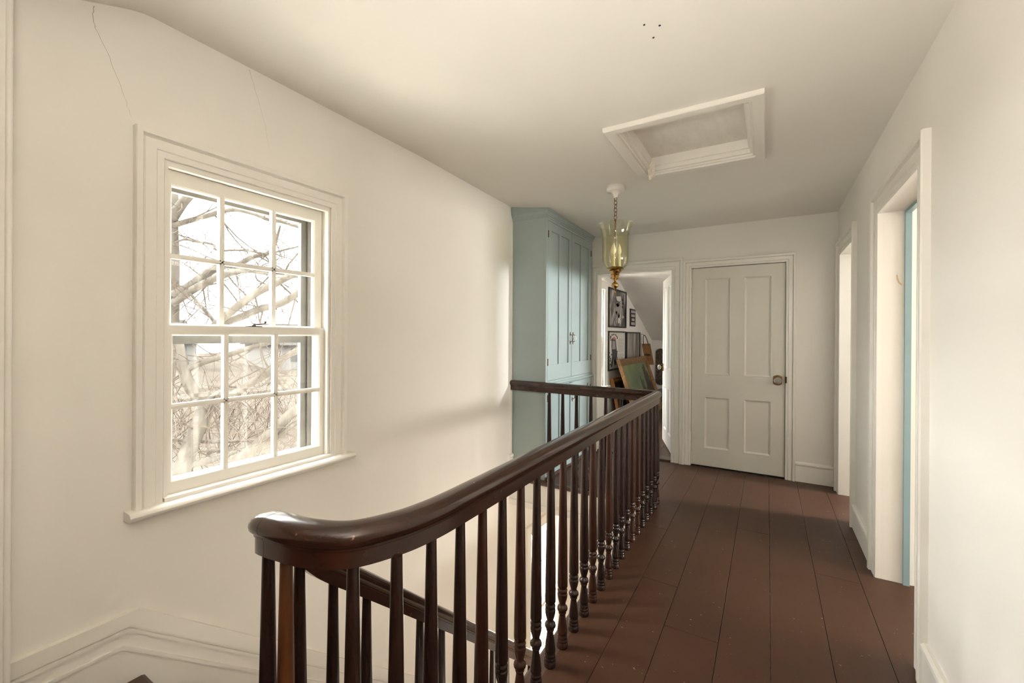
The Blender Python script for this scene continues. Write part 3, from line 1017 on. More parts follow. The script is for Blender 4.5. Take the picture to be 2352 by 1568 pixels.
# the one standing under the falling part of the wreath
put_baluster(baluster_mesh(0.70, BAL), -1.073, 0.690, 0)
lens = {}
for k in range(22):
    y = 0.796 + 0.1205 * k
    step = int((y - NY + 0.004) / RUN)
    zt = -RISE * (step + 1)
    if step > 11:
        break
    h = round(zs_end - SL * (y - RCY) - zt + 0.012, 3)
    if h not in lens:
        lens[h] = baluster_mesh(h, BAL)
    put_baluster(lens[h], RXL, y, zt)
mb = MB()
prof = [(0.055, 0), (0.055, 0.25), (0.045, 0.27), (0.035, 0.30), (0.045, 0.45), (0.040, 0.85), (0.050, 0.88), (0.050, 0.98), (0.060, 1.0), (0.060, 1.03), (0.03, 1.06), (0.0, 1.065)]
mb.lathe(prof, RXL, 3.66, ZLOW, 20)
mb.build('newel_post', WOOD, rail)

# ================================================================== PENDANT LANTERN
PX, PY = -0.965, 3.08
ZC = ceil_z(PX, PY)
pen = thing('pendant_lantern', (PX, PY, ZC), 'hanging lantern with olive glass bell shade on a brass chain', 'ceiling light')
mb = MB()
mb.lathe([(0.0, -0.085), (0.012, -0.084), (0.014, -0.078), (0.020, -0.060), (0.034, -0.044), (0.052, -0.040), (0.062, -0.036), (0.066, -0.028), (0.066, -0.012), (0.060, 0.0)], PX, PY, ZC, 28)
mb.build('ceiling_canopy', TRIM, pen)
ztop, zrod = ZC - 0.080, 2.165
nl = 6
pitch = (ztop - zrod) / nl
for k in range(nl):
    c = Vector((PX, PY, ztop - pitch * (k + 0.5)))
    sx_, sz_ = 0.0125, pitch * 0.66
    ring = []
    for q in range(18):
        a = 2 * math.pi * q / 18
        u, v = sx_ * math.cos(a), sz_ * math.sin(a)
        w = Vector((0.55, 0.83, 0)) if k % 2 else Vector((0.83, -0.55, 0))
        ring.append(c + w * u + Vector((0, 0, v)))
    mb = MB(); mb.tube(ring, 0.0024, 8, closed=True); mb.build('chain_link', ABRASS, pen)
mb = MB()
mb.lathe([(0.004, 1.80), (0.004, 2.150), (0.007, 2.152), (0.009, 2.158), (0.007, 2.164), (0.003, 2.170)], PX, PY, 0, 14)
mb.build('rod', ABRASS, pen)
GP = [(0.040, 1.790), (0.056, 1.796), (0.074, 1.812), (0.087, 1.838), (0.0935, 1.872), (0.0950, 1.920), (0.0945, 1.985), (0.0955, 2.030), (0.101, 2.068), (0.112, 2.098), (0.125, 2.118), (0.1325, 2.127)]
GP = GP + [(0.1335, 2.1285), (0.1325, 2.1255)] + [(r - 0.0028, z) for r, z in reversed(GP[:-1])]
mb = MB(); mb.lathe(GP[:12] + GP[12:], PX, PY, 0, 48); mb.build('glass_shade', AMBER, pen)
mb = MB()
mb.lathe([(0.0, 1.603), (0.003, 1.606), (0.004, 1.620), (0.008, 1.624), (0.004, 1.629), (0.005, 1.640), (0.010, 1.646), (0.006, 1.651), (0.010, 1.658), (0.022, 1.668), (0.0265, 1.681), (0.022, 1.694),
          (0.010, 1.704), (0.007, 1.710), (0.011, 1.715), (0.011, 1.719), (0.024, 1.726), (0.034, 1.731), (0.035, 1.735), (0.026, 1.741), (0.028, 1.752), (0.033, 1.757), (0.029, 1.762),
          (0.036, 1.774), (0.045, 1.780), (0.046, 1.784), (0.040, 1.788), (0.056, 1.794), (0.064, 1.800), (0.062, 1.806), (0.048, 1.814), (0.020, 1.818), (0.0, 1.819)], PX, PY, 0, 32)
mb.build('brass_finial', BRASS, pen)
for k in range(3):
    a = 0.5 + 2 * math.pi * k / 3
    cx, cy = PX + 0.030 * math.cos(a), PY + 0.030 * math.sin(a)
    mb = MB(); mb.lathe([(0.0, 1.812), (0.016, 1.813), (0.017, 1.819), (0.0105, 1.822), (0.0105, 1.900), (0.008, 1.903)], cx, cy, 0, 16)
    sl = mb.build('candle_sleeve', IVORY, pen)
    mb = MB(); mb.lathe([(0.007, 1.902), (0.011, 1.908), (0.0155, 1.922), (0.0155, 1.936), (0.011, 1.955), (0.006, 1.972), (0.002, 1.984), (0.0, 1.987)], cx, cy, 0, 16)
    mb.build('flame_bulb', BULB, sl)

# ================================================================== ATTIC HATCH
ha = thing('attic_hatch', (-0.385, 2.59, 2.41), 'square attic hatch with cream frame set in the ceiling', 'hatch')
tH = lambda u, v, d: (u, v, 2.414 - d)
mb = MB()
mb.frame(tH, -0.758, -0.018, 2.185, 2.995, [(0, -0.01), (0, 0.026), (0.004, 0.030), (0.050, 0.030), (0.052, 0.028), (0.052, -0.03)])
mb.build('frame', TRIM, ha)
mb = MB()
mb.frame(tH, -0.706, -0.070, 2.237, 2.943, [(0, 0.018), (0.012, 0.018), (0.014, 0.008), (0.026, 0.006), (0.028, -0.020), (0.036, -0.022), (0.038, -0.080), (0.05, -0.080)])
mb.build('lining', TRIM, ha)
MB().box(-0.672, -0.104, 2.271, 2.909, 2.490, 2.510).build('hatch_panel', HATCHP, ha)
rp = thing('rope_coil', (-0.675, 2.90, 2.39), 'small looped coil of white rope hanging at the corner of the attic hatch', 'rope')
mb = MB()
for k in range(7):
    ox, oy = random.uniform(-0.010, 0.012), random.uniform(-0.016, 0.014)
    rz, tl = 0.042 + 0.012 * random.random(), random.uniform(-0.5, 0.5)
    pts = []
    for q in range(18):
        a = 2 * math.pi * q / 18
        w_ = 0.013 + 0.004 * math.sin(3 * a + k)
        pts.append((-0.668 + ox + w_ * math.cos(a) * math.cos(tl), 2.888 + oy + w_ * math.cos(a) * math.sin(tl) + 0.004 * math.sin(2 * a), 2.392 + 0.004 * k + rz * math.sin(a)))
    mb.tube(pts, 0.0048, 8, closed=True)
mb.tube([(-0.668, 2.890, 2.43), (-0.666, 2.895, 2.445), (-0.664, 2.905, 2.450), (-0.662, 2.91, 2.455)], 0.0048, 8)
mb.build('loops', ROPE, rp)
mb = MB(); mb.tube([(-0.655, 2.912, 2.44), (-0.668, 2.905, 2.445), (-0.676, 2.898, 2.437), (-0.672, 2.893, 2.428)], 0.0022, 8); mb.build('hook', IRON, rp)

# outlet at the near end of the right wall
ot = thing('wall_outlet', (XR, 1.13, 0.45), 'beige outlet plate low on the right wall at the photo edge', 'outlet')
mb = MB(); mb.box(XR - 0.007, XR - 0.0003, 1.092, 1.165, 0.392, 0.506); mb.build('cover_plate', TRIM, ot, bevel=0.004)
mb = MB()
for z in (0.43, 0.47):
    mb.box(XR - 0.009, XR - 0.005, 1.113, 1.144, z - 0.014, z + 0.014)
mb.build('socket', SASH, ot, bevel=0.002)
# ================================================================== ATTIC ROOM THINGS
XG = XL                                   # gable wall
tG = lambda u, v, d: (XG + d, u, v)


def framed(name, y0, y1, z0, z1, label, art, bar=0.022, fm=BLACK):
    t = thing(name, (XG, (y0 + y1) / 2, z0), label, 'framed picture', 'pictures on the attic gable wall')
    m = MB()
    m.frame(tG, y0, y1, z0, z1, [(0, 0.001), (0, 0.026), (bar, 0.026), (bar, 0.012), (bar, 0.004)])
    m.build('frame', fm, t)
    MB().box(XG + 0.004, XG + 0.010, y0 + bar * 0.9, y1 - bar * 0.9, z0 + bar * 0.9, z1 - bar * 0.9).build('print', art, t)
    return t


def marks(name, m, parent, polys, d=0.0112):
    for p in polys:
        MB().prism(p, tG, d - 0.0008, d).build(name, m, parent)


def blob(cy, cz, ry, rz, n=12, wob=0.25):
    return [(cy + ry * math.cos(2 * math.pi * k / n) * (1 + random.uniform(-wob, wob)), cz + rz * math.sin(2 * math.pi * k / n) * (1 + random.uniform(-wob, wob))) for k in range(n)]


f1 = framed('picture_frame', 6.236, 7.152, 1.438, 2.043, 'topmost black-framed dark photograph high on the attic gable wall', BWPRINT)
marks('pale_figure', PAPER, f1, [[(6.62, 1.93), (6.86, 1.95), (6.90, 1.90), (6.80, 1.86), (6.66, 1.87)], blob(6.78, 1.58, 0.06, 0.085), blob(6.86, 1.53, 0.03, 0.04), blob(7.0, 1.62, 0.05, 0.02)])
marks('grey_figure', GREYINK, f1, [blob(6.72, 1.72, 0.13, 0.12), blob(6.64, 1.60, 0.05, 0.12), blob(6.92, 1.64, 0.04, 0.10)])
marks('dark_lace', INK, f1, [blob(6.70, 1.80, 0.07, 0.035), blob(6.98, 1.90, 0.05, 0.022), blob(6.99, 1.84, 0.05, 0.02), blob(6.97, 1.78, 0.04, 0.022)])
f2 = framed('picture_frame', 6.236, 7.144, 0.777, 1.383, 'black-framed white print of a tall dark figure beside lines of writing', PAPER)
marks('dark_figure', INK, f2, [[(6.42, 1.27), (6.60, 1.27), (6.66, 1.10), (6.70, 1.02), (6.62, 0.86), (6.56, 0.84), (6.50, 0.95), (6.44, 0.83), (6.40, 0.85), (6.43, 1.03), (6.40, 1.14)]] +
      [blob(6.36 + random.uniform(-0.06, 0.10), 0.84 + 0.03 * k, 0.030, 0.014) for k in range(8)] +
      [blob(6.66 + random.uniform(-0.03, 0.06), 0.86 + 0.033 * k, 0.022, 0.013) for k in range(7)] +
      [blob(6.52 + 0.17 * math.cos(a), 1.275 + 0.055 * math.sin(a), 0.030, 0.014) for a in (0, 0.5, 1.0, 1.6, 2.1, 2.7, 3.14, 3.7)])
marks('grey_gown', GREYINK, f2, [[(6.45, 1.23), (6.57, 1.23), (6.61, 1.10), (6.42, 1.10)]], 0.0118)
marks('coral_face', CORAL, f2, [[(6.48, 1.29), (6.57, 1.29), (6.57, 1.245), (6.48, 1.245)]], 0.0122)
rows = []
for k in range(13):
    z = 1.25 - 0.024 * k - (0.03 if k > 8 else 0)
    rows.append([(6.74, z), (6.74, z + 0.006), (7.06 - 0.05 * random.random(), z + 0.006), (7.06 - 0.05 * random.random(), z)])
marks('writing', GREYINK, f2, rows)
framed('picture_frame', 7.182, 8.075, 0.80, 1.377, 'black-framed misty grey photograph beside the white figure print', STREAK)
sg = thing('small_plaque', (XG, 7.59, 1.477), 'narrow dark plaque with four cream lettered blocks on the gable wall', 'plaque')
MB().box(XG + 0.001, XG + 0.016, 7.427, 7.755, 1.477, 1.784).build('board', BLACK, sg)
for k in range(4):
    z = 1.506 + 0.070 * k
    w = (0.11, 0.085, 0.115, 0.125)[k]
    o = MB().box(XG + 0.014, XG + 0.0175, 7.59 - w, 7.59 + w, z, z + 0.040).build('cream_block', PAPER, sg)
    b = MB()
    for q in range(5):
        yy = 7.59 - w * 0.8 + q * w * 0.36
        b.box(XG + 0.017, XG + 0.0181, yy, yy + w * 0.2, z + 0.010, z + 0.030)
    b.build('lettering', GREYINK, o)


def leaning(name, y0, y1, h, xb, xt, loc, label, cat, bar, fm, art, zb=0.013, depth=0.03):
    """a framed picture standing on the floor with its top against the gable wall"""
    t = thing(name, loc, label, cat)
    base = Vector((xb, 0, zb)); dx = xt - xb
    up = Vector((dx, 0, math.sqrt(max(0.01, h * h - dx * dx)))).normalized()
    nrm = Vector((up.z, 0, -up.x))
    to3 = lambda u, v, d: tuple(base + Vector((0, u, 0)) + up * v + nrm * d)
    m = MB()
    m.frame(to3, y0, y1, 0, h, [(0, -depth), (0, 0.012), (bar * 0.12, 0.022), (bar * 0.35, 0.012), (bar * 0.6, 0.016), (bar * 0.85, 0.002), (bar, -0.004), (bar, -0.012)])
    m.build('frame', fm, t)
    m = MB(); m.frame_box(to3(y0 + bar * 0.9, bar * 0.9, -0.018), Vector((0, y1 - y0 - 1.8 * bar, 0)), up * (h - 1.8 * bar), nrm * 0.008)
    m.build('canvas', art, t)
    return t, to3


pt, t3 = leaning('landscape_painting', 6.33, 8.00, 0.985, -1.62, -1.93, (-1.78, 7.16, 0.013), 'large gilt-framed green landscape painting leaning on the attic wall', 'painting', 0.105, GILT, CANVAS)
b = MB()
random.seed(11)
for (u, v0, v1, w) in [(7.62, 0.12, 0.66, 0.055), (7.72, 0.12, 0.60, 0.05), (7.95, 0.12, 0.80, 0.06), (8.05, 0.12, 0.84, 0.07), (8.16, 0.12, 0.72, 0.06), (7.50, 0.12, 0.30, 0.05), (7.40, 0.12, 0.26, 0.06), (8.26, 0.12, 0.62, 0.05), (7.84, 0.12, 0.45, 0.05)]:
    pl, pr = [], []
    u, w = u * 0.953, w * 0.953
    for k in range(12):
        t = k / 11
        v = v0 + (v1 - v0) * t
        ww = w * 1.9 * (1 - 0.72 * t) * random.uniform(0.6, 1.3)
        pl.append((max(6.44, u - ww), v)); pr.append((min(7.89, u + ww), v))
    for k in range(11):
        b.prism([pl[k], pr[k], pr[k + 1], pl[k + 1]], t3, -0.0101, -0.0090)
b.prism([(6.44, 0.10), (7.89, 0.10), (7.89, 0.19), (7.5, 0.22), (7.05, 0.17), (6.44, 0.14)], t3, -0.0101, -0.0086)
b.build('painted_trees', DARKTREE, pt)
of, o3 = leaning('wooden_picture_frame', 6.36, 6.98, 0.66, -1.90, -2.035, (-1.97, 6.67, 0.013), 'orange-brown wooden frame with black centre behind the gilt painting', 'picture frame', 0.075, ORANGE, BLACK)
b = MB(); b.prism([(6.46, 0.08), (6.88, 0.08), (6.88, 0.17), (6.46, 0.15)], o3, -0.0101, -0.009); b.build('red_patch', DARKRED, of)
b = MB()
for k in range(4):
    b.prism(blob(6.56 + 0.03 * k, 0.26 + 0.08 * k, 0.03, 0.03), o3, -0.0101, -0.009)
b.build('pale_spots', GREYINK, of)
leaning('small_black_frame', 8.56, 8.98, 0.36, -1.90, -2.03, (-1.97, 8.77, 0.013), 'small black frame on the floor past the gilt painting', 'picture frame', 0.05, BLACK, INK)

# paper carrier bag hanging by its handles from a nail under the roof slope
bag = thing('paper_bag', (-1.93, 8.2, 0.77), 'brown paper carrier bag hanging by its handles under the attic slope', 'bag')
bu, bw, bn = Vector((0.965, 0.10, 0.02)).normalized(), Vector((-0.18, 0, 0.98)).normalized(), None
bn = bu.cross(bw).normalized()
bo = Vector((-1.972, 8.20, 0.770))
P3 = lambda u, v, d: tuple(bo + bu * u + bw * v + bn * d)
m = MB()
m.add([P3(0, 0, 0.045), P3(0.150, 0, 0.045), P3(0.150, 0, -0.045), P3(0, 0, -0.045), P3(0, 0.40, 0.016), P3(0.150, 0.40, 0.016), P3(0.150, 0.40, -0.016), P3(0, 0.40, -0.016)],
      [(0, 1, 2, 3), (0, 1, 5, 4), (1, 2, 6, 5), (2, 3, 7, 6), (3, 0, 4, 7)])
m.build('bag_body', KRAFT, bag)
sgn = 1 if bn.y < 0 else -1
m = MB()
m.prism([(0.025, 0.165), (0.125, 0.165), (0.125, 0.205), (0.025, 0.205)], P3, sgn * 0.0335, sgn * 0.0360)
m.build('printed_band', KRAFTD, bag)
for d in (0.016, -0.016):
    m = MB()
    m.tube([P3(0.030, 0.36, d * 1.1), P3(0.032, 0.44, d), P3(0.045, 0.52, d * 0.5), P3(0.065, 0.56, d * 0.2), P3(0.080, 0.56, d * 0.2), P3(0.098, 0.51, d * 0.5), P3(0.110, 0.43, d), P3(0.112, 0.36, d * 1.1)], 0.0055, 8)
    m.build('handle', KRAFTD, bag)
m = MB(); m.tube([P3(0.072, 0.552, 0.03), P3(0.072, 0.552, -0.03), P3(0.05, 0.575, -0.04), (-2.0655, 8.225, 1.345)], 0.003, 8); m.build('nail', IRON, bag)

sk = thing('skateboard', (-1.885, 9.08, 0.30), 'dark skateboard deck with colourful artwork hung upright on the attic knee wall', 'skateboard')
m = MB()
nn = 14
poly = []
zc0, zc1, wr = 0.40, 0.955, 0.098
for k in range(nn + 1):
    a = math.pi * k / nn
    poly.append((-1.885 + wr * math.cos(a), zc1 + wr * math.sin(a)))
for k in range(nn + 1):
    a = math.pi + math.pi * k / nn
    poly.append((-1.885 + wr * math.cos(a), zc0 + wr * math.sin(a)))
m.prism(poly, lambda u, v, d: (u, 9.1 - d, v), 0.012, 0.024)
m.build('deck', DECK, sk, bevel=0.003)
for z in (0.47, 0.885):
    for (dx, dz) in ((-0.02, -0.027), (0.02, -0.027), (-0.02, 0.027), (0.02, 0.027)):
        MB().lathe([(0.004, 0), (0.004, 0.002), (0, 0.003)], -1.885 + dx, 9.0755, z + dz, 8, axis='y').build('bolt', ABRASS, sk)
for z in (0.50, 0.86):
    MB().box(-1.90, -1.87, 9.088, 9.0999, z - 0.02, z + 0.02).build('wall_mount', IRON, sk)
se = thing('floor_cushion', (-1.55, 8.72, 0.012), 'low grey upholstered cushion on the attic floor below the skateboard', 'cushion')
m = MB()
prof = [(0.0, 0.0), (0.30, 0.0), (0.36, 0.04), (0.38, 0.12), (0.36, 0.20), (0.28, 0.25), (0.0, 0.27)]
m.lathe(prof, -1.56, 8.70, 0.013, 28)
m.build('seat_pad', GREYCLOTH, se)
m = MB(); m.lathe([(0.376, 0.118), (0.386, 0.120), (0.386, 0.126), (0.376, 0.128)], -1.56, 8.70, 0.013, 28); m.build('piping', GREYINK, se)

LIMBS = [[(-7.6,2.768,0.346,0.0938),(-7.57,2.791,0.769,0.0918),(-7.53,2.809,1.177,0.0897),(-7.5,2.807,1.495,0.0875)],[(-7.5,2.808,1.409,0.0875),(-7.48,2.806,1.98,0.0843),(-7.47,2.804,2.43,0.0812),(-7.45,2.779,2.873,0.0778),(-7.43,2.784,3.17,0.0747),(-7.42,2.759,3.518,0.0714),(-7.4,2.742,3.894,0.0681)],[(-7.4,2.77,2.983,0.0744),(-7.2,2.817,3.173,0.0648),(-7.0,2.887,3.351,0.0556),(-6.8,2.993,3.655,0.0467)],[(-7.4,2.771,2.865,0.0387),(-7.24,2.951,2.968,0.0368),(-7.09,3.123,3.063,0.0348),(-6.93,3.162,3.089,0.0322),(-6.78,3.312,3.142,0.0301),(-6.62,3.495,3.105,0.0281),(-6.47,3.622,3.029,0.0258),(-6.31,3.752,3.0,0.0235),(-6.16,3.9,2.943,0.0212),(-6.0,4.087,2.886,0.019)],[(-7.4,2.772,2.597,0.0164),(-7.29,2.867,2.671,0.0161),(-7.18,2.978,2.65,0.0159),(-7.07,3.144,2.632,0.0159),(-6.96,3.136,2.544,0.0154),(-6.85,3.182,2.518,0.015),(-6.74,3.24,2.525,0.0147),(-6.63,3.442,2.542,0.0147),(-6.52,3.64,2.519,0.0147),(-6.41,3.846,2.606,0.0146),(-6.3,4.114,2.716,0.0147)],[(-7.4,2.775,1.839,0.0774),(-7.31,2.969,2.003,0.0717),(-7.22,3.077,2.146,0.0649),(-7.13,3.202,2.279,0.0582),(-7.04,3.33,2.337,0.0513),(-6.96,3.432,2.352,0.0441),(-6.87,3.627,2.509,0.0373),(-6.78,3.8,2.577,0.0301),(-6.69,3.878,2.794,0.0224),(-6.6,3.891,3.013,0.0146)],[(-7.4,2.775,1.735,0.0596),(-7.21,2.942,1.935,0.0566),(-7.03,3.033,2.039,0.0531),(-6.84,3.123,2.127,0.0496),(-6.65,3.254,2.205,0.0463),(-6.46,3.343,2.233,0.0428),(-6.28,3.46,2.205,0.0395),(-6.09,3.654,2.202,0.0366),(-5.9,3.856,2.139,0.0336)],[(-6.9,3.049,1.183,0.0297),(-6.9,2.943,1.345,0.0658)],[(-6.9,2.995,1.292,0.0589),(-6.73,3.076,1.469,0.057),(-6.56,3.103,1.569,0.0548),(-6.39,3.208,1.73,0.0531),(-6.21,3.356,1.91,0.0518),(-6.04,3.477,2.015,0.0503),(-5.87,3.6,2.136,0.0487),(-5.7,3.725,2.184,0.0472)],[(-6.9,3.048,1.351,0.0534),(-6.7,3.171,1.471,0.0524),(-6.5,3.294,1.562,0.0515),(-6.3,3.418,1.667,0.0505),(-6.1,3.512,1.712,0.0493),(-5.9,3.574,1.783,0.048),(-5.7,3.726,1.963,0.0472)],[(-7.2,2.912,1.886,0.0179),(-7.1,2.988,1.739,0.0199),(-7.0,3.078,1.577,0.022),(-6.9,3.101,1.471,0.0239)],[(-6.9,3.347,2.281,0.0139),(-6.7,3.307,2.125,0.0113),(-6.5,3.251,1.796,0.0089)],[(-6.5,3.464,2.191,0.0122),(-6.4,3.44,2.092,0.0105),(-6.3,3.564,2.009,0.0091)],[(-6.9,2.636,1.453,0.0475),(-6.86,2.645,1.188,0.0553),(-6.82,2.666,0.98,0.063),(-6.78,2.698,0.728,0.0709),(-6.74,2.768,0.528,0.0793),(-6.7,2.862,0.436,0.0881)],[(-6.7,2.862,0.492,0.0994),(-6.69,2.894,0.262,0.1014),(-6.67,2.827,0.09,0.1019),(-6.66,2.76,-0.065,0.1024),(-6.64,2.683,-0.254,0.1027),(-6.63,2.62,-0.442,0.1031),(-6.61,2.569,-0.656,0.1037),(-6.6,2.521,-1.148,0.1044)],[(-6.8,2.67,0.806,0.0502),(-6.68,2.876,0.918,0.0455),(-6.56,3.054,0.986,0.0404),(-6.44,3.337,1.097,0.0357),(-6.32,3.611,1.185,0.0306),(-6.2,3.888,1.294,0.0251)],[(-6.6,2.869,0.386,0.0338),(-6.53,3.04,0.528,0.0284),(-6.45,3.163,0.651,0.0225),(-6.38,3.319,0.731,0.0166),(-6.3,3.451,0.814,0.0104)],[(-6.6,2.87,0.273,0.0592),(-6.47,3.132,0.45,0.0574),(-6.33,3.284,0.589,0.0546),(-6.2,3.426,0.702,0.0516),(-6.07,3.497,0.822,0.0481),(-5.93,3.568,0.97,0.0446),(-5.8,3.796,1.13,0.0421)],[(-6.4,2.936,-0.641,0.0923),(-6.27,3.079,-0.474,0.088),(-6.13,3.198,-0.327,0.0833),(-6.0,3.32,-0.164,0.0786),(-5.87,3.459,0.026,0.074),(-5.73,3.526,0.173,0.0686),(-5.6,3.701,0.349,0.0641)],[(-6.0,3.406,-0.196,0.0376),(-5.87,3.46,-0.132,0.0356),(-5.73,3.527,0.001,0.0336),(-5.6,3.671,0.135,0.0319)],[(-6.9,2.515,-0.108,0.0247),(-6.78,2.714,-0.155,0.0241),(-6.66,2.848,-0.181,0.0232),(-6.54,3.05,-0.208,0.0225),(-6.42,3.235,-0.216,0.0217),(-6.3,3.427,-0.233,0.0208)],[(-6.6,2.62,-0.437,0.0462),(-6.53,2.856,-0.432,0.041),(-6.47,3.017,-0.39,0.0351),(-6.4,3.17,-0.345,0.0289)],[(-6.6,2.898,-0.339,0.0312),(-6.5,2.98,-0.301,0.0241),(-6.4,3.225,-0.343,0.0175)]]
# ================================================================== OUTSIDE
GZ = -3.1
random.seed(5)
mb = MB()
xs = lin(-2.4, -70, 34); ysl = lin(-60, 110, 60)
vs = [(x, y, GZ + (0.0 if x > -14 else 0.028 * (-14 - x)) + 0.12 * math.sin(x * 0.5 + y * 0.3)) for y in ysl for x in xs]
nx = len(xs)
mb.add(vs, [(j * nx + i, j * nx + i + 1, (j + 1) * nx + i + 1, (j + 1) * nx + i) for j in range(len(ysl) - 1) for i in range(nx - 1)], True)
mb.build('lawn', LAWN, kind='structure')
MB().box(-13.0, -2.3, -14, 22, GZ - 0.1, GZ + 0.16).build('bounce_ground', BOUNCEGROUND, kind='structure')  # unseen pale ground added to bounce skylight up through the window

tree = thing('bare_tree', (-6.6, 2.95, GZ), 'large bare tree with pale grey limbs outside the sash window', 'tree')


def smooth_path(pts, sub=4):
    out, rad = [], []
    n = len(pts)
    for i in range(n - 1):
        p0, p1, p2, p3 = pts[max(i - 1, 0)], pts[i], pts[i + 1], pts[min(i + 2, n - 1)]
        for k in range(sub):
            t = k / sub
            q = [0.5 * ((2 * p1[c]) + (-p0[c] + p2[c]) * t + (2 * p0[c] - 5 * p1[c] + 4 * p2[c] - p3[c]) * t * t + (-p0[c] + 3 * p1[c] - 3 * p2[c] + p3[c]) * t ** 3) for c in range(4)]
            out.append(Vector(q[:3])); rad.append(max(0.002, q[3]))
    out.append(Vector(pts[-1][:3])); rad.append(pts[-1][3])
    return out, rad


trunk, limbs, twigs = MB(), [], MB()
ntw = 0


def twig(p, d, length, r, depth):
    global ntw
    pts, cur, dirv = [p], p.copy(), d.normalized()
    seg = 6
    for k in range(seg):
        dirv = (dirv + Vector((random.uniform(-1, 1), random.uniform(-1, 1), random.uniform(-1, 0.9))) * 0.20).normalized()
        cur = cur + dirv * length / seg
        pts.append(cur.copy())
    twigs.tube(pts, [r * (1 - 0.75 * k / seg) for k in range(seg + 1)], 4)
    ntw += 1
    if depth > 0:
        for k in (2, 3, 4, 5):
            if random.random() < 0.75:
                s = Vector((random.uniform(-1, 1), random.uniform(-1, 1), random.uniform(-1, 1)))
                twig(pts[k], dirv + s * 0.9, length * random.uniform(0.45, 0.7), r * 0.55, depth - 1)


for i, L in enumerate(LIMBS):
    pts, rad = smooth_path(L)
    if i in (0, 1, 13, 14):
        if i == 0:
            pts = [Vector((-7.62, 2.75, GZ - 0.1)), Vector((-7.62, 2.75, -1.5))] + pts
            rad = [rad[0] * 1.25, rad[0] * 1.1] + rad
        if i == 14:
            pts = pts + [pts[-1] + Vector((0.0, -0.15, GZ - 0.1 - pts[-1].z))]
            rad = rad + [rad[-1] * 1.1]
        trunk.tube(pts, rad, 14)
    else:
        o = MB().tube(pts, rad, 10).build('limb', BARK, tree)
    for k in range(2, len(pts) - 1):
        if random.random() < (0.30 if rad[k] > 0.03 else 0.5):
            d = Vector((random.uniform(-0.6, 0.6), random.uniform(-1, 1), random.uniform(-1, 0.7)))
            twig(pts[k], d, random.uniform(0.5, 1.3), min(0.013, rad[k] * 0.4), 2)
trunk.build('trunk', BARK, tree)
o = twigs.build('twigs', TWIG, tree)
o['kind'] = 'stuff'

# distant thicket: a tangle of leafless stems
random.seed(21)
mb = MB()
for k in range(1500):
    x = random.uniform(-24, -13); y = random.uniform(3, 42)
    g = GZ + (0.0 if x > -14 else 0.028 * (-14 - x))
    p = Vector((x, y, g + random.uniform(-0.2, 0.3)))
    h = random.uniform(0.8, 3.4)
    lean = Vector((random.uniform(-0.8, 0.8), random.uniform(-0.8, 0.8), 1))
    q = p + lean.normalized() * h
    mid = (p + q) / 2 + Vector((random.uniform(-0.2, 0.2), random.uniform(-0.2, 0.2), 0))
    r = random.uniform(0.006, 0.022)
    mb.tube([p, mid, q], [r, r * 0.7, r * 0.25], 3)
    for t in range(2):
        s = p + (q - p) * random.uniform(0.3, 0.8)
        e = s + Vector((random.uniform(-0.9, 0.9), random.uniform(-0.9, 0.9), random.uniform(0.1, 0.8)))
        mb.tube([s, (s + e) / 2 + Vector((0, 0, 0.08)), e], [r * 0.5, r * 0.35, r * 0.15], 3)
o = mb.build('leafless_thicket', BRUSH)
tag(o, 'tangle of leafless brush far beyond the bare tree', 'brush'); o['kind'] = 'stuff'


def far_house(x, y0, y1, zt, label, depth=7.0):
    g = GZ + 0.028 * (-14 - x)
    h = thing('distant_house', (x, (y0 + y1) / 2, g), label, 'house')
    MB().box(x - depth, x, y0, y1, g - 0.2, zt).build('walls', HOUSE, h)
    m = MB()
    m.prism([(x + 0.4, zt - 0.05), (x - depth / 2, zt + 2.2), (x - depth - 0.4, zt - 0.05)], lambda u, v, d: (u, d, v), y0 - 0.4, y1 + 0.4)
    m.build('roof', ROOF, h)
    n = int((y1 - y0) / 2.4)
    for k in range(n):
        for zz in (zt - 1.7, zt - 4.2):
            if zz > g + 0.4:
                yc = y0 + (k + 0.5) * (y1 - y0) / n
                f = MB().box(x, x + 0.05, yc - 0.45, yc + 0.45, zz, zz + 1.3).build('window', HOUSEW, h)


far_house(-42, 25.0, 36.0, 0.2, 'pale house nearly lost in glare, lower right of the sash window')
far_house(-48, 12.0, 20.0, 0.5, 'pale house behind the tree, left half of the lower sash')

# ================================================================== LIGHT, SKY, CAMERA
SKY = 0.82
w = bpy.data.worlds.new('sky')
sc.world = w
w.use_nodes = True
nt = w.node_tree
bg = nt.nodes['Background']
bg.inputs['Color'].default_value = (1.0, 0.985, 0.955, 1)
# overcast sky: bright overhead, added unseen glow low south-west to light the hall, dimmer towards the tree
tcw = nt.nodes.new('ShaderNodeTexCoord')


def mathn(op, a, b=None, clamp=False):
    n_ = nt.nodes.new('ShaderNodeMath')
    n_.operation = op
    n_.use_clamp = clamp
    for i, v in enumerate((a, b)):
        if v is None:
            continue
        if isinstance(v, (int, float)):
            n_.inputs[i].default_value = v
        else:
            nt.links.new(v, n_.inputs[i])
    return n_.outputs[0]


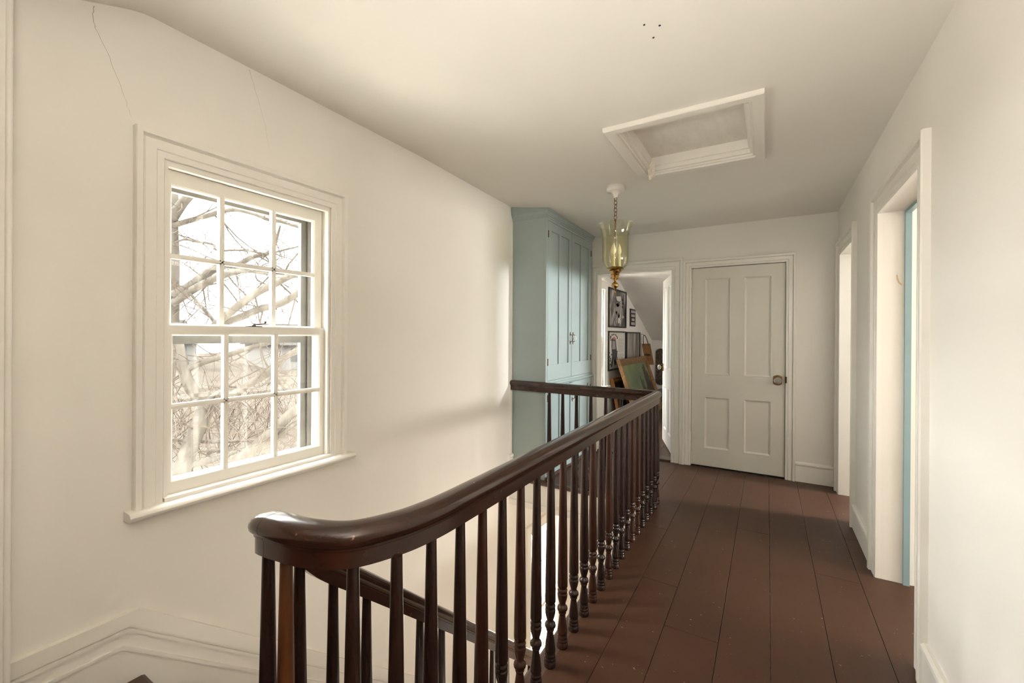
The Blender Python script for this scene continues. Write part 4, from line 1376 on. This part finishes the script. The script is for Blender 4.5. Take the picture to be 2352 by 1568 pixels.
dotn = nt.nodes.new('ShaderNodeVectorMath')
dotn.operation = 'DOT_PRODUCT'
nt.links.new(tcw.outputs['Generated'], dotn.inputs[0])
gd = Vector((-0.90, -0.36, 0.30)).normalized()
dotn.inputs[1].default_value = gd
lobe = mathn('POWER', mathn('MAXIMUM', dotn.outputs['Value'], 0.0), 7.0)
sep = nt.nodes.new('ShaderNodeSeparateXYZ')
nt.links.new(tcw.outputs['Generated'], sep.inputs[0])
zen = mathn('POWER', mathn('DIVIDE', mathn('SUBTRACT', sep.outputs['Z'], 0.30), 0.5, True), 2.0)
strength = mathn('MULTIPLY', mathn('ADD', mathn('ADD', mathn('MULTIPLY', lobe, 24.5), mathn('MULTIPLY', zen, 20.0)), 2.8), SKY)
nt.links.new(strength, bg.inputs['Strength'])


def area(name, loc, direction, sx, sy, power, color=(1, 0.95, 0.88), portal=False, spread=180):
    l = bpy.data.lights.new(name, 'AREA')
    l.shape = 'RECTANGLE'
    l.size, l.size_y = sx, sy
    l.energy = power
    l.color = color
    l.spread = R(spread)
    if portal:
        l.cycles.is_portal = True
    o = bpy.data.objects.new(name, l)
    COL.objects.link(o)
    o.location = loc
    o.rotation_euler = Vector(direction).to_track_quat('-Z', 'Z').to_euler()
    return o


area('window_portal', (XL - 0.24, 1.12, 1.31), (1, 0, 0), 0.78, 1.40, 1, portal=True)
area('attic_window_portal', (XL - 0.24, 5.76, 1.28), (1, 0, 0), 0.56, 1.42, 1, portal=True)
area('lower_window_portal', (XL - 0.24, 4.22, -1.64), (1, 0, 0), 0.76, 1.82, 1, portal=True)
# added lamps on the solid bedroom wall, standing in for assumed windows (seen only as the light they throw through the doorways)
area('assumed_bedroom_light', (3.585, 2.36, 1.4), (-1, 0, 0), 0.5, 1.4, 52, (1.0, 0.95, 0.86))
area('assumed_far_bedroom_light', (3.585, 4.555, 2.08), (-1, -0.03, -0.12), 0.19, 0.55, 145, (0.93, 0.97, 1.0))
# added unseen uplight behind the camera, brightens the ceiling and right wall
area('ceiling_fill', (0.10, -0.22, 1.5), (0.22, 0.25, 1), 0.3, 0.3, 15, (1.0, 0.94, 0.85))
area('lower_hall_fill', (0.85, 1.8, -1.5), (-1, 0, 0), 1.6, 1.8, 18, (1.0, 0.86, 0.72))  # added fill lamp, warms the stair wall below floor level

area('attic_fill', (0.52, 7.0, 1.25), (-1, 0, 0), 1.0, 1.2, 6, (1.0, 0.96, 0.9))  # added fill lamp to brighten the attic walls, no window on this side

cam = bpy.data.cameras.new('camera')
cam.sensor_width = 36
cam.sensor_fit = 'HORIZONTAL'
cam.lens = 980.521 / 2352 * 36
cam.shift_y = -13.377 / 2352
cam.clip_start = 0.02
cam.clip_end = 500
co = bpy.data.objects.new('camera', cam)
COL.objects.link(co)
rt = Vector((0.85781264, 0.51392786, 0.00596899))
upv = Vector((-0.0057662, -0.00198968, 0.9999814))
fwv = Vector((-0.51393017, 0.8578311, -0.00125664))
M = Matrix((rt, upv, -fwv)).transposed().to_4x4()
M.translation = Vector((0, 0, 1.31))
co.matrix_world = M
sc.camera = co

sc.view_settings.view_transform = 'Standard'
sc.view_settings.look = 'None'
sc.view_settings.gamma = 1.0
sc.view_settings.use_curve_mapping = False
sc.view_settings.exposure = 1.6
sc.cycles.max_bounces = 12
sc.cycles.diffuse_bounces = 6
sc.cycles.transparent_max_bounces = 24
sc.cycles.caustics_reflective = False
sc.cycles.caustics_refractive = False
sc.cycles.sample_clamp_indirect = 6.0
